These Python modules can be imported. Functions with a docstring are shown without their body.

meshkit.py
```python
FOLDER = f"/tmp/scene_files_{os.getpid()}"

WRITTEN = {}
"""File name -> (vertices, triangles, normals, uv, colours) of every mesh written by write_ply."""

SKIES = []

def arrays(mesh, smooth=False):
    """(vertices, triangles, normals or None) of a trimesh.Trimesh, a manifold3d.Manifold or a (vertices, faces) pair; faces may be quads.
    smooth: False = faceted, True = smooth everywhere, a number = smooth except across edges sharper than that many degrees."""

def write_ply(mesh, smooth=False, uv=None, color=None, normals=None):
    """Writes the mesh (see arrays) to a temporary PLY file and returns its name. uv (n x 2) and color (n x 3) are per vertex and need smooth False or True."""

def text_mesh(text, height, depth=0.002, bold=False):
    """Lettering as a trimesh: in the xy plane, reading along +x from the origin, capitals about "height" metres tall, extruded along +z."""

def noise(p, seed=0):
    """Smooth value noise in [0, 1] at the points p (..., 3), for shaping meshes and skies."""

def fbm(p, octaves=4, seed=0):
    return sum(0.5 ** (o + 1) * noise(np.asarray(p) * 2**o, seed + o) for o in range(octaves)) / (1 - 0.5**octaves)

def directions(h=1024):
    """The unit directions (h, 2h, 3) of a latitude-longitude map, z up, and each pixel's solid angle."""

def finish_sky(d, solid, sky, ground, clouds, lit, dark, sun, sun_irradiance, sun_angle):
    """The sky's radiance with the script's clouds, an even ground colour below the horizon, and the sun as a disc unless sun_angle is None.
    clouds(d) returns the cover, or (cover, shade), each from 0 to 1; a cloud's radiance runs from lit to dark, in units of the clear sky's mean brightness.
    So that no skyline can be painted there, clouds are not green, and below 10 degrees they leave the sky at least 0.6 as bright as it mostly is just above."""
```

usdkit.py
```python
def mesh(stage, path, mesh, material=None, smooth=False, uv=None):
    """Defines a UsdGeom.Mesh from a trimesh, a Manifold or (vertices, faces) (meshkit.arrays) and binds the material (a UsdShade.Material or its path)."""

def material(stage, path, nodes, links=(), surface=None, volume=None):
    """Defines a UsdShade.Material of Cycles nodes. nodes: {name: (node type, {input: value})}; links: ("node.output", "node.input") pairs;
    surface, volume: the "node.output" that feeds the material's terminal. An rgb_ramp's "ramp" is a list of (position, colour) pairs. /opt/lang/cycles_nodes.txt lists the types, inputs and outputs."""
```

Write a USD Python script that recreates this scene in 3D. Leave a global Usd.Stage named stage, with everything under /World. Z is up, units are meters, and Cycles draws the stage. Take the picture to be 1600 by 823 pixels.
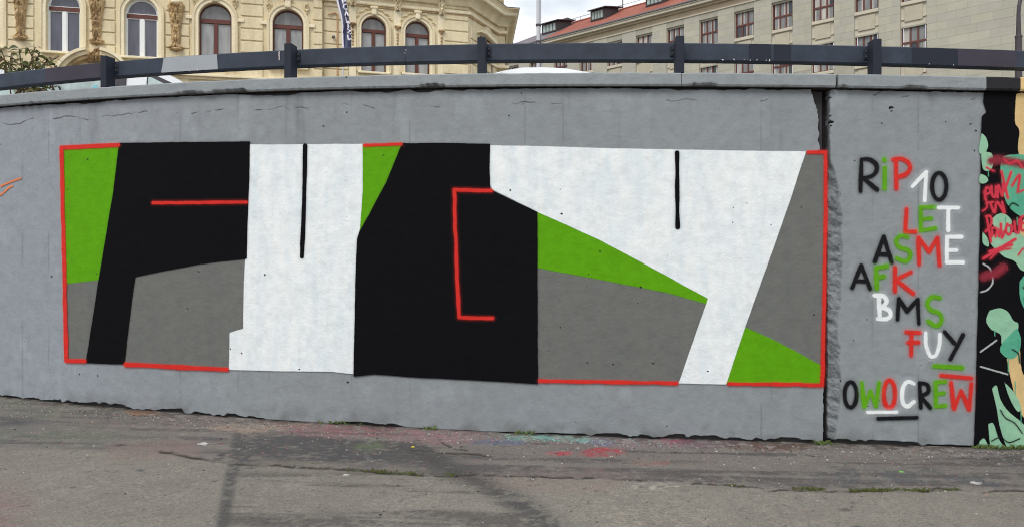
import math, random
import numpy as np, trimesh, shapely, usdkit, meshkit
from shapely.geometry import Polygon, LineString, Point, box as sbox, MultiPolygon
from shapely import affinity, union_all
from pxr import Usd, UsdGeom, UsdLux, UsdShade, Gf, Sdf, Vt

rng = np.random.default_rng(7)
stage = Usd.Stage.CreateInMemory()
UsdGeom.SetStageUpAxis(stage, 'Z')
UsdGeom.SetStageMetersPerUnit(stage, 1.0)
UsdGeom.Xform.Define(stage, '/World')
UsdGeom.Scope.Define(stage, '/World/Looks')

# ------------------------------------------------------------------ camera, sky, sun
F, CX, HY, CZ = 1200.0, 800.0, 430.0, 1.6          # focal length, centre and horizon in photo pixels; eye height
cam = UsdGeom.Camera.Define(stage, '/World/camera')
cam.CreateHorizontalApertureAttr(36.0)
cam.CreateFocalLengthAttr(36.0 * F / 1600)
cam.CreateVerticalApertureOffsetAttr(36.0 * (HY - 411.5) / 1600)
cam.CreateExposureAttr(0.66)
cam.AddTranslateOp().Set(Gf.Vec3d(0, 0, CZ))
cam.AddRotateXOp().Set(90.0)

SUN_ELEV, SUN_AZ = math.radians(52), math.radians(205)     # azimuth from +Y towards +X
S = np.array([math.cos(SUN_ELEV) * math.sin(SUN_AZ), math.cos(SUN_ELEV) * math.cos(SUN_AZ), math.sin(SUN_ELEV)])
sky_mat = usdkit.material(stage, '/World/Looks/sky_material', {
    'geo': ('texture_coordinate', {}),
    'sky': ('sky_texture', {'sky_type': 'single_scattering', 'sun_disc': False, 'sun_elevation': SUN_ELEV, 'sun_rotation': SUN_AZ}),
    'map': ('mapping', {'scale': (1.0, 1.0, 2.2)}),
    'n1': ('noise_texture', {'scale': 2.6, 'detail': 6.0, 'roughness': 0.55}),
    'cover': ('map_range', {'from_min': 0.34, 'from_max': 0.56, 'to_min': 0.45, 'to_max': 0.97, 'clamp': True}),
    'n2': ('noise_texture', {'scale': 7.0, 'detail': 6.0}),
    'tone': ('rgb_ramp', {'ramp': [(0.34, (4.4, 4.9, 5.4)), (0.62, (7.9, 8.0, 8.1))]}),
    'mixc': ('mix_color', {'use_clamp': False}),
    'bg': ('background_shader', {'strength': 0.1})},
    [('geo.generated', 'map.vector'), ('map.vector', 'n1.vector'), ('map.vector', 'n2.vector'), ('n1.fac', 'cover.value'), ('n2.fac', 'tone.fac'),
     ('cover.result', 'mixc.fac'), ('sky.color', 'mixc.a'), ('tone.color', 'mixc.b'), ('mixc.result', 'bg.color')], surface='bg.background')
dome = UsdLux.DomeLight.Define(stage, '/World/sky')
dome.CreateIntensityAttr(1.0)
UsdShade.MaterialBindingAPI.Apply(dome.GetPrim()).Bind(sky_mat)
dome.GetPrim().SetCustomDataByKey('kind', 'structure')
sun = UsdLux.DistantLight.Define(stage, '/World/sun')
sun.CreateNormalizeAttr(True)
sun.CreateIntensityAttr(0.35)
sun.CreateAngleAttr(24.0)
sun.CreateColorAttr(Gf.Vec3f(1.0, 0.96, 0.9))
sun.AddRotateZOp().Set(-math.degrees(SUN_AZ))
sun.AddRotateXOp().Set(-(90 - math.degrees(SUN_ELEV)))

# ------------------------------------------------------------------ scene helpers
used = {}
def numbered(parent, name):
    k = (str(parent), name)
    n = used.get(k, 0)
    used[k] = n + 1
    return name if n == 0 else f'{name}_{n:03d}'
def pth(parent):
    return '/World' if parent is None else str(parent.GetPath())
def tag(p, label=None, cat=None, group=None, kind=None):
    for k, v in (('label', label), ('category', cat), ('group', group), ('kind', kind)):
        if v: p.SetCustomDataByKey(k, v)
    return p
def thing(name, label, cat, group=None, loc=(0, 0, 0)):
    x = UsdGeom.Xform.Define(stage, '/World/' + numbered('/World', name))
    if any(loc): x.AddTranslateOp().Set(Gf.Vec3d(*map(float, loc)))
    return tag(x.GetPrim(), label, cat, group)
def obj(name, mesh, m, parent=None, smooth=False, label=None, cat=None, group=None, kind=None, prim=None):
    b = pth(parent)
    g = usdkit.mesh(stage, b + '/' + numbered(b, name), mesh, m, smooth=smooth)
    for k, (v, t) in (prim or {}).items():
        pv = UsdGeom.PrimvarsAPI(g).CreatePrimvar(k, Sdf.ValueTypeNames.Color3fArray if t == 'c' else Sdf.ValueTypeNames.FloatArray, 'vertex')
        pv.Set(Vt.Vec3fArray.FromNumpy(np.asarray(v, np.float32)) if t == 'c' else Vt.FloatArray.FromNumpy(np.asarray(v, np.float32)))
    return tag(g.GetPrim(), label, cat, group, kind)
def cat(ms):
    return trimesh.util.concatenate([m if isinstance(m, trimesh.Trimesh) else trimesh.Trimesh(*m, process=False) for m in ms])
def lin(*c):
    c = np.array(c, float) / 255
    return np.where(c <= 0.04045, c / 12.92, ((c + 0.055) / 1.055) ** 2.4)
def sstep(x, a, b):
    t = np.clip((x - a) / (b - a), 0, 1)
    return t * t * (3 - 2 * t)
def n2(x, y, scale, oct=4, seed=0):
    return meshkit.fbm(np.stack([np.asarray(x) * scale, np.asarray(y) * scale, np.full(np.shape(x), 0.37 + seed)], -1), oct, seed)

EW, EG = 1.0, 1.25                                   # light on upright and on level surfaces, to turn seen colours into base colours
def alb(r, g, b, e=EW):
    return tuple(np.clip(lin(r, g, b) / e, 0.006, 0.85))

def mat(name, col, rough=0.7, spec=0.3, var=0.12, scale=6.0, bump=0.0, bscale=60.0, metallic=0.0, stretch=(1, 1, 1), detail=5.0):
    col = np.array(col, float)
    nodes = {'g': ('geometry', {}), 'mp': ('mapping', {'scale': stretch}),
             'n': ('noise_texture', {'scale': scale, 'detail': detail, 'roughness': 0.6}),
             'r': ('rgb_ramp', {'ramp': [(0.3, tuple(col * (1 - var))), (0.7, tuple(np.minimum(col * (1 + var), 0.9)))]}),
             'p': ('principled_bsdf', {'roughness': rough, 'specular_ior_level': spec, 'metallic': metallic})}
    links = [('g.position', 'mp.vector'), ('mp.vector', 'n.vector'), ('n.fac', 'r.fac'), ('r.color', 'p.base_color')]
    if bump:
        nodes['b2'] = ('noise_texture', {'scale': bscale, 'detail': 4.0})
        nodes['b'] = ('bump', {'strength': 0.6, 'distance': bump})
        links += [('g.position', 'b2.vector'), ('b2.fac', 'b.height'), ('b.normal', 'p.normal')]
    return usdkit.material(stage, '/World/Looks/' + name, nodes, links, surface='p.BSDF')

# ------------------------------------------------------------------ the wall's plan and levels
_px = np.array([0, 100, 200, 300, 400, 500, 600, 750, 900, 1050, 1200, 1300, 1400, 1530, 1600.])
_h = np.array([470, 488, 503, 518, 528, 540, 549, 557, 565, 571, 575, 575.7, 577, 578, 578.])
_Y = F * 3.6 / _h
_X = (_px - CX) / F * _Y
_c = np.polyfit(_X, _Y, 3)
_XL, _XR = -6.6, 4.4
def wallY(X):
    X = np.asarray(X, float)
    Xc = np.clip(X, _XL, _XR)
    d = np.polyval(np.polyder(_c), Xc)
    d = np.where(X > _XR, np.maximum(d, -0.03), d)
    return np.polyval(_c, Xc) + d * (X - Xc)
def wallD(X):
    return (wallY(np.asarray(X) + 1e-3) - wallY(np.asarray(X) - 1e-3)) / 2e-3
def zg(X): return 0.012 - 0.0207 * np.asarray(X, float)       # the pavement falls to the right
def zt(X): return zg(X) + 3.6
def WP(X, Z, out=0.0):
    X, Z = np.broadcast_arrays(np.asarray(X, float), np.asarray(Z, float))
    d = wallD(X); L = np.sqrt(1 + d * d)
    return np.stack([X + d / L * out, wallY(X) - out / L, Z], -1)
_tx = np.linspace(-14, 13, 4000)
_tp = _tx / wallY(_tx) * F + CX
def w_at(px, py=None):
    """wall coordinates (X, Z) of a point read off the photograph"""
    X = np.interp(px, _tp, _tx)
    return X if py is None else (X, CZ + (HY - np.asarray(py, float)) / F * wallY(X))
def w_px(X, Z):
    Y = wallY(X)
    return CX + F * X / Y, HY - F * (Z - CZ) / Y

def grid_faces(nx, ny, keep=None):
    i, j = np.meshgrid(np.arange(nx - 1), np.arange(ny - 1), indexing='ij')
    a = (i * ny + j); b = ((i + 1) * ny + j); c = b + 1; d = a + 1
    q = np.stack([a, b, c, d], -1)
    if keep is not None: q = q[keep]
    q = q.reshape(-1, 4)
    return np.vstack([q[:, [0, 1, 2]], q[:, [0, 2, 3]]])
def compact(v, f, *attrs):
    u, inv = np.unique(f, return_inverse=True)
    return v[u], inv.reshape(f.shape), *[a[u] for a in attrs]

def pl_dist(px, py, pts):
    """distance of points to a polyline, in photo pixels"""
    best = np.full(np.shape(px), 1e9)
    for (x0, y0), (x1, y1) in zip(pts, pts[1:]):
        dx, dy = x1 - x0, y1 - y0
        t = np.clip(((px - x0) * dx + (py - y0) * dy) / max(dx * dx + dy * dy, 1e-9), 0, 1)
        best = np.minimum(best, np.hypot(px - x0 - t * dx, py - y0 - t * dy))
    return best
def poly_sd(px, py, pts):
    """signed distance to a polygon: positive inside"""
    d = pl_dist(px, py, list(pts) + [pts[0]])
    ins = shapely.contains_xy(Polygon(pts), px.ravel(), py.ravel()).reshape(px.shape)
    return np.where(ins, d, -d)

# ------------------------------------------------------------------ materials of the wall and its paint
def surface_nodes(base, extra_links, rough, spec, bump=0.008, pits=True, pit_col=(0.035, 0.033, 0.032), streak=0.0, fine=0.6):
    """nodes shared by bare and painted concrete: roller grain, fine relief and open pores"""
    nodes = {'g': ('geometry', {}),
             'nf': ('noise_texture', {'scale': 38.0, 'detail': 6.0, 'roughness': 0.7}),
             'nm': ('noise_texture', {'scale': 9.0, 'detail': 6.0, 'roughness': 0.6}),
             'mix1': ('rgb_ramp', {'ramp': [(0.25, (0.86, 0.86, 0.865)), (0.5, (1, 1, 1)), (0.75, (1.10, 1.10, 1.09))]}),
             'mulA': ('mix_color', {'blend_type': 'multiply', 'fac': 0.8}),
             'ms': ('mapping', {'scale': (5.0, 5.0, 1.1)}), 'ns': ('noise_texture', {'scale': 1.6, 'detail': 6.0, 'roughness': 0.65}),
             'rs': ('rgb_ramp', {'ramp': [(0.36, (0.88, 0.925, 0.96)), (0.56, (1.0, 1.0, 1.0)), (0.7, (1.04, 1.03, 1.01))]}),
             'mulB': ('mix_color', {'blend_type': 'multiply', 'fac': streak}),
             'warp': ('noise_texture', {'scale': 30.0, 'detail': 2.0}),
             'wadd': ('mix_vector', {'fac': 0.035}),
             'vo': ('voronoi_texture', {'scale': 8.0, 'randomness': 1.0}),
             'sep': ('separate_color', {}),
             'rad': ('math', {'math_type': 'power', 'value2': 3.2}),
             'rad2': ('math', {'math_type': 'multiply', 'value2': 0.10}),
             'pit': ('math', {'math_type': 'subtract'}),
             'pitm': ('map_range', {'from_min': -0.012, 'from_max': 0.012, 'to_min': 0.0, 'to_max': 1.0, 'clamp': True}),
             'pc': ('mix_color', {'b': pit_col}),
             'hb': ('math', {'math_type': 'multiply', 'value2': fine}),
             'hp': ('math', {'math_type': 'multiply', 'value2': 0.9 if pits else 0.0}),
             'hm': ('math', {'math_type': 'multiply', 'value2': 1.5}),
             'h1': ('math', {'math_type': 'add'}), 'h2': ('math', {'math_type': 'subtract'}),
             'bump': ('bump', {'strength': 0.75, 'distance': bump}),
             'p': ('principled_bsdf', {'roughness': rough, 'specular_ior_level': spec})}
    links = [('g.position', 'nf.vector'), ('g.position', 'nm.vector'), ('nm.fac', 'mix1.fac'), ('mix1.color', 'mulA.b'),
             ('g.position', 'ms.vector'), ('ms.vector', 'ns.vector'), ('ns.fac', 'rs.fac'), ('mulA.result', 'mulB.a'), ('rs.color', 'mulB.b'),
             ('g.position', 'wadd.a'), ('g.position', 'warp.vector'), ('warp.color', 'wadd.b'), ('wadd.result', 'vo.vector'), ('vo.color', 'sep.color'),
             ('sep.r', 'rad.value1'), ('rad.value', 'rad2.value1'), ('rad2.value', 'pit.value1'), ('vo.distance', 'pit.value2'), ('pit.value', 'pitm.value'),
             ('mulB.result', 'pc.a'), ('pc.result', 'p.base_color'),
             ('nf.fac', 'hb.value1'), ('pitm.result', 'hp.value1'), ('nm.fac', 'hm.value1'), ('hb.value', 'h1.value1'), ('hm.value', 'h1.value2'), ('h1.value', 'h2.value1'), ('hp.value', 'h2.value2'),
             ('h2.value', 'bump.height'), ('bump.normal', 'p.normal')]
    if pits: links += [('pitm.result', 'pc.fac')]
    else: nodes['pc'][1]['fac'] = 0.0
    return nodes, links + extra_links
def concrete_mat(name):
    nodes, links = surface_nodes(None, [('tint.color', 'mulA.a')], 0.75, 0.25)
    nodes['tint'] = ('attribute', {'attribute': 'tint'})
    return usdkit.material(stage, '/World/Looks/' + name, nodes, links, surface='p.BSDF')
def paint_mat(name, col, rough=0.6, spec=0.3, soft=0.0025, rag=0.004, halo=0.0, halo_w=0.04, streak=0.0, pits=True):
    nodes, links = surface_nodes(None, [], rough, spec, pits=pits, streak=streak, fine=0.5)
    nodes['mulA'][1]['a'] = tuple(col)
    nodes |= {'cv': ('attribute', {'attribute': 'cover'}),
              'nr': ('noise_texture', {'scale': 60.0, 'detail': 4.0, 'roughness': 0.7}),
              'nr1': ('math', {'math_type': 'subtract', 'value2': 0.5}), 'nr2': ('math', {'math_type': 'multiply', 'value2': 2 * rag}),
              'sum': ('math', {'math_type': 'add'}),
              'core': ('map_range', {'from_min': -soft, 'from_max': soft, 'to_min': 0.0, 'to_max': 1.0, 'clamp': True}),
              'hal': ('map_range', {'from_min': -halo_w, 'from_max': 0.0, 'to_min': 0.0, 'to_max': 1.0, 'clamp': True}),
              'hal1': ('math', {'math_type': 'power', 'value2': 2.2}), 'hal2': ('math', {'math_type': 'multiply', 'value2': halo}),
              'hn': ('noise_texture', {'scale': 240.0, 'detail': 2.0}), 'hal3': ('math', {'math_type': 'multiply'}),
              'al': ('math', {'math_type': 'maximum'}), 't': ('transparent_bsdf', {}), 'mx': ('mix_closure', {})}
    links += [('g.position', 'nr.vector'), ('nr.fac', 'nr1.value1'), ('nr1.value', 'nr2.value1'), ('cv.fac', 'sum.value1'), ('nr2.value', 'sum.value2'),
              ('sum.value', 'core.value'), ('cv.fac', 'hal.value'), ('hal.result', 'hal1.value1'), ('hal1.value', 'hal2.value1'), ('g.position', 'hn.vector'), ('hn.fac', 'hal3.value1'), ('hal2.value', 'hal3.value2'),
              ('core.result', 'al.value1'), ('hal3.value', 'al.value2'), ('al.value', 'mx.fac'), ('t.BSDF', 'mx.closure1'), ('p.BSDF', 'mx.closure2')]
    return usdkit.material(stage, '/World/Looks/' + name, nodes, links, surface='mx.closure')

GREY = alb(132, 137, 140)
M = {}
M['concrete'] = concrete_mat('painted_concrete')
C_GREEN, C_RED, C_WHITE, C_BLACK, C_DGREY = alb(88, 152, 8), alb(200, 44, 36), alb(222, 226, 226), (0.0045, 0.0045, 0.0055), alb(101, 102, 98)
M['green'] = paint_mat('green_paint', C_GREEN, spec=0.05, halo=0.10, streak=0.3)
M['dgrey'] = paint_mat('dark_grey_paint', C_DGREY, streak=0.35)
M['white'] = paint_mat('white_paint', C_WHITE, streak=0.9)
M['black'] = paint_mat('black_paint', C_BLACK, rough=0.8, spec=0.06, halo=0.28, halo_w=0.035, pits=False)
M['red'] = paint_mat('red_paint', C_RED, rag=0.007, soft=0.004, spec=0.12, halo=0.20, halo_w=0.035, pits=False)
M['orange'] = paint_mat('orange_spray', alb(214, 120, 70), soft=0.004, rag=0.006, pits=False)
for k, c in (('green', C_GREEN), ('red', C_RED), ('white', C_WHITE), ('black', C_BLACK)):
    M['s_' + k] = paint_mat('sprayed_' + k, c, rag=0.007, soft=0.0045, spec=0.15, halo=0.46 if k != 'white' else 0.30, halo_w=0.05, pits=False)

# ------------------------------------------------------------------ the retaining wall
COP = 0.13                                            # coping height
JX = float(w_at(1292.0))                              # the open joint
CRACKS = [[(0, 192), (14, 195), (28, 195), (38, 190), (52, 186)], [(84, 187), (96, 184), (110, 182), (124, 185), (138, 188)], [(160, 183), (172, 181), (188, 180), (204, 178), (230, 175)],
          [(300, 177), (330, 174), (350, 171)], [(400, 172), (424, 172), (434, 168), (444, 168), (452, 172)], [(460, 170), (470, 168), (482, 171)], [(534, 165), (540, 163), (547, 165)],
          [(565, 165), (574, 166), (584, 169)], [(658, 168), (672, 166), (688, 168)], [(800, 163), (820, 160), (836, 161)], [(860, 163), (878, 162)], [(1042, 158), (1060, 158), (1072, 155), (1086, 156), (1096, 159)],
          [(1190, 158), (1200, 157)], [(1410, 151), (1420, 150)], [(1519, 155), (1530, 156), (1545, 156)], [(130, 232), (150, 230)], [(1365, 150), (1378, 142), (1386, 141)]]
FORM = [35, 76, 112, 282, 372, 420, 449, 549, 640, 802, 820, 880, 1190, 1205, 1363, 1435, 1486]

def e0(R): return 3.6 - COP - R
def wall_surface(Xs, Zs_rel, left):
    """one cast section: front face with relief, dirt and cracks, closed at the back"""
    nx, nz = len(Xs), len(Zs_rel)
    X, R = np.meshgrid(Xs, Zs_rel, indexing='ij')
    Z = zg(X) + R
    px, py = w_px(X, Z)
    out = 0.004 * (n2(X, Z, 2.2, 3, 3) - 0.5) + 0.0035 * (n2(X, Z, 11, 3, 5) - 0.5)
    top, bot = 3.6 - COP, 0.0
    tint = np.array(GREY)[None, None] * np.ones(X.shape + (1,))
    tint = tint * (1 + 0.12 * (n2(X * 1.0, Z * 0.35, 1.1, 4, 9) - 0.5) + 0.08 * (n2(X, Z, 7, 4, 19) - 0.5) + 0.07 * (n2(X * 4, Z * 0.5, 2.0, 3, 12) - 0.5))[..., None]
    tint[..., 2] *= 1 + 0.05 * sstep(px, 450, 0)
    tint = tint * (1 + 0.10 * sstep(px, 500, 0))[..., None]  # left end tinted lighter, imitating how light falls on the curve
    run = sstep(n2(X, Z * 0.10, 8.0, 4, 91), 0.60, 0.74) * sstep(e0(R), 1.3, 0.05) * 0.20     # rain runs below the coping
    tint = tint * (1 - run)[..., None]
    pale = sstep(n2(X * 1.5, Z * 0.8, 3.0, 5, 92), 0.60, 0.70) * 0.12
    tint = tint * (1 + pale)[..., None]
    dark = np.zeros(X.shape)
    for c in CRACKS:                                   # hairline cracks under the coping
        wv = 3.4 * (n2(px, px * 0 + len(c), 0.16, 4, 31) - 0.5) * 2
        d = pl_dist(px, py + wv, c)
        k = sstep(d, 1.15, 0.2) * sstep(n2(px, py, 0.07, 3, 33), 0.30, 0.62)
        dark = np.maximum(dark, 0.75 * k); out -= 0.006 * k
    for k, f in enumerate(FORM):                       # faint board marks of the formwork
        lx = f + 1.2 * (n2(Z * 0 + k, Z, 1.3, 2, 40) - 0.5)
        k_ = sstep(np.abs(px - lx), 1.6, 0.2) * sstep(n2(Z * 0 + k * 7, Z, 2.6, 4, 41), 0.46, 0.62)
        dark = np.maximum(dark, 0.24 * k_); out -= 0.002 * k_
    # ragged recess right under the coping and a broken foot
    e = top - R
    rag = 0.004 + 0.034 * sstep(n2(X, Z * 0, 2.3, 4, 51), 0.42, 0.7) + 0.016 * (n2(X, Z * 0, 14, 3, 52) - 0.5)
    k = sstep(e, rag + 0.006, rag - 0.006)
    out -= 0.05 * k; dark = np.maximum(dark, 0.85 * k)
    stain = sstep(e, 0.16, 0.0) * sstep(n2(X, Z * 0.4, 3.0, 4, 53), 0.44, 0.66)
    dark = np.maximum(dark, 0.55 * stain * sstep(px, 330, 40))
    dark = np.maximum(dark, 0.30 * sstep(e, 0.11, 0.0) * sstep(n2(X, Z * 0.5, 2.0, 4, 55), 0.3, 0.7))  # soft band below the coping: overhang shade put into the tint
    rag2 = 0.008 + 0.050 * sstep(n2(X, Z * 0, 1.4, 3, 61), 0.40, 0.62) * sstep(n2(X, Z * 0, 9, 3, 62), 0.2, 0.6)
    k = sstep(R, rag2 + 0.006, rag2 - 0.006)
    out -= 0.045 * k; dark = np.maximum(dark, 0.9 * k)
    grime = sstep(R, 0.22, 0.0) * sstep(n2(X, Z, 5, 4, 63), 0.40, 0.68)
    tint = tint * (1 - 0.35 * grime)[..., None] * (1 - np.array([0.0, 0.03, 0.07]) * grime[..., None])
    if left:
        g = (Xs[-1] - X) * F / wallY(X)                # pixels from the joint
        lip = 3.5 + 3 * sstep(py, 280, 230) + 20 * sstep(py, 190, 138) * n2(X * 0, Z, 9, 4, 71) + 13 * (n2(X * 0.3, Z, 18, 4, 72) - 0.42)
        k = sstep(g, lip * (0.25 + 0.75 * sstep(py, 480, 220)) + 1.0, lip * (0.25 + 0.75 * sstep(py, 480, 220)) - 1.0)
        out -= 0.07 * k; dark = np.maximum(dark, 0.95 * k)
    else:                                              # rough spalled strip right of the joint
        g = (X - Xs[0]) * F / wallY(X)
        wdt = np.interp(py, [150, 240, 262, 330, 420, 520, 640, 700], [0, 0, 7, 20, 19, 15, 18, 8]) + 11 * (n2(X * 0, Z, 7, 3, 73) - 0.5)
        k = sstep(g, wdt + 2, wdt - 3)
        rough = n2(X * 1.0 + 0.5 * Z, Z, 17, 5, 74)
        out -= k * (0.006 + 0.085 * (rough - 0.30) + 0.030 * sstep(g, wdt, 0))
        tint = tint * (1 - 0.36 * k * sstep(rough, 0.62, 0.40) - 0.06 * k)[..., None]
        k2 = sstep(g, 1.0 + 9.0 * (n2(X * 0.5, Z, 13, 4, 75) - 0.35) * sstep(py, 330, 200), 0.2)
        dark = np.maximum(dark, 0.9 * k2); out -= 0.04 * k2
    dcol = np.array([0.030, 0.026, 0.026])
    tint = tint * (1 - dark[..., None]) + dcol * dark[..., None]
    v = WP(X, Z, out).reshape(-1, 3)
    f = grid_faces(nx, nz)
    ids = np.arange(nx * nz).reshape(nx, nz)
    loop = np.concatenate([ids[:, 0], ids[-1, 1:], ids[-2::-1, -1], ids[0, -2:0:-1]])
    Xl, Zl = X.reshape(-1)[loop], Z.reshape(-1)[loop]
    vb = WP(Xl, Zl, -0.42); nb = len(v)
    m = len(loop); a = np.arange(m); b = (a + 1) % m
    side = np.vstack([np.stack([loop[a], nb + a, loop[b]], 1), np.stack([loop[b], nb + a, nb + b], 1)])
    cen = vb.mean(0); v2 = np.vstack([v, vb, cen])
    fan = np.stack([nb + a, np.full(m, nb + m), nb + b], 1)
    t2 = np.vstack([tint.reshape(-1, 3), np.tile(np.array([[0.04, 0.037, 0.035]]), (m + 1, 1))])
    return trimesh.Trimesh(v2, np.vstack([f, side, fan]), process=False), t2

zrel = np.unique(np.concatenate([np.linspace(-0.15, -0.01, 3), np.arange(0, 0.12, 0.006), np.arange(0.12, 2.95, 0.016), np.arange(2.95, 3.6 - COP, 0.008), [3.6 - COP]]))
xa, xb = float(w_at(-15)), float(w_at(1625))
XsL = np.concatenate([np.linspace(-13.0, xa, 12)[:-1], np.arange(xa, JX - 0.2, 0.014), np.arange(JX - 0.2, JX - 0.022, 0.006), [JX - 0.022]])
XsR = np.concatenate([np.arange(JX + 0.022, JX + 0.30, 0.006), np.arange(JX + 0.30, xb, 0.013), np.linspace(xb, 12.0, 10)])
wallL = thing('retaining_wall', 'long grey concrete retaining wall carrying the big black and white letter mural', 'wall')
wallR = thing('retaining_wall', 'grey and black wall section right of the dark joint, sprayed with crew names', 'wall')
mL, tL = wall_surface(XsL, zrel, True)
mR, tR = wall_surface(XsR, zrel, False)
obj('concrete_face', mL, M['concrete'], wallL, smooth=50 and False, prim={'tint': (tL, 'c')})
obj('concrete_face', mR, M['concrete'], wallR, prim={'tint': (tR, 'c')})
# dark packing seen in the joint
jm = trimesh.creation.box((0.06, 0.2, 3.5)); jm.apply_translation(WP(JX, zg(JX) + 1.72, -0.2))
M['joint'] = mat('joint_filler', (0.016, 0.013, 0.016), 0.9, 0.1, 0.3, 12)
obj('joint_filler', jm, M['joint'], wallL)

def coping(Xa, Xb, seed, over=0.062, back=0.36, tcol=None, step=0.012):
    """a cast coping with chipped lower edge"""
    Xs = np.arange(Xa, Xb, step); Xs = np.append(Xs[Xs < Xb - 0.004], Xb)
    prof_t = [(over - 0.012, COP), (over, COP - 0.012), (over, COP * 0.62), (over, COP * 0.36), (over, 0.016), (over - 0.012, 0.0), (0.0, 0.003), (-back, 0.003), (-back, COP)]
    V, T = [], []
    chip = sstep(n2(Xs, Xs * 0, 2.6, 5, seed), 0.56, 0.70) * 0.034 * n2(Xs, Xs * 0, 16, 4, seed + 9) + 0.012 * (n2(Xs, Xs * 0, 30, 3, seed + 1) - 0.42)
    low = 0.010 * (n2(Xs, Xs * 0, 1.3, 2, 90) - 0.5)
    px = w_px(Xs, zt(Xs))[0]
    for k, (o, h) in enumerate(prof_t):
        c = np.clip(chip, 0, 0.05)
        hh = h + np.zeros_like(Xs); oo = o + np.zeros_like(Xs)
        if k == 4: hh = hh + c
        if k == 5: hh = hh + c; oo = oo - c * 0.5
        if k in (2, 3): oo = oo + 0.004 * (n2(Xs, Xs * 0 + k, 9, 3, seed + 3) - 0.5)
        if k < 2: hh = hh + 0.012 * (n2(Xs, Xs * 0, 6, 4, seed + 5) - 0.5) + low
        V.append(WP(Xs, zt(Xs) - COP + hh, oo))
        g = np.array(GREY if tcol is None else tcol) * np.array([1.06, 1.06, 1.05])
        t = np.tile(g, (len(Xs), 1)) * (1 + 0.16 * (n2(Xs, Xs * 0 + k * 0.2, 3, 4, seed + 7) - 0.5))[:, None]
        if k in (4, 5):
            dk = 0.7 * sstep(c, 0.006, 0.026)[:, None]; t = t * (1 - dk) + np.array([0.05, 0.045, 0.042]) * dk
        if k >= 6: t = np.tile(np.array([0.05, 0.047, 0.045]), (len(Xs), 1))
        T.append(t)
    V, T = np.stack(V, 1), np.stack(T, 1)                # along, around
    n, m = V.shape[:2]
    f = []
    i, j = np.meshgrid(np.arange(n - 1), np.arange(m), indexing='ij'); j2 = (j + 1) % m
    a, b, c_, d = i * m + j, (i + 1) * m + j, (i + 1) * m + j2, i * m + j2
    f = np.vstack([np.stack([a, c_, b], -1).reshape(-1, 3), np.stack([a, d, c_], -1).reshape(-1, 3)])
    caps = []
    for e, fl in ((0, 1), (n - 1, -1)):
        for k in range(1, m - 1): caps.append([e * m, e * m + k, e * m + k + 1][::fl])
    return trimesh.Trimesh(V.reshape(-1, 3), np.vstack([f, caps]), process=False), T.reshape(-1, 3)

def add_coping(pa, pb, parent, seed, tcol=None, label=None):
    Xa = w_at(pa) if pa > 20 else pa
    Xb = w_at(pb) if pb > 20 else pb
    m, t = coping(float(Xa), float(Xb), seed, tcol=tcol)
    obj('coping_stone', m, M['concrete'], parent, prim={'tint': (t, 'c')}, label=label)
add_coping(-13.0, 1063, wallL, 210)
add_coping(1064, 1302, wallL, 230)
add_coping(1306, 1535, wallR, 250)
add_coping(1535.4, 1588, wallR, 270, tcol=(0.016, 0.016, 0.018), label='black painted coping end')
add_coping(1588.4, 12.0, wallR, 290, tcol=alb(205, 175, 120), label='tan painted coping end')

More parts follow.
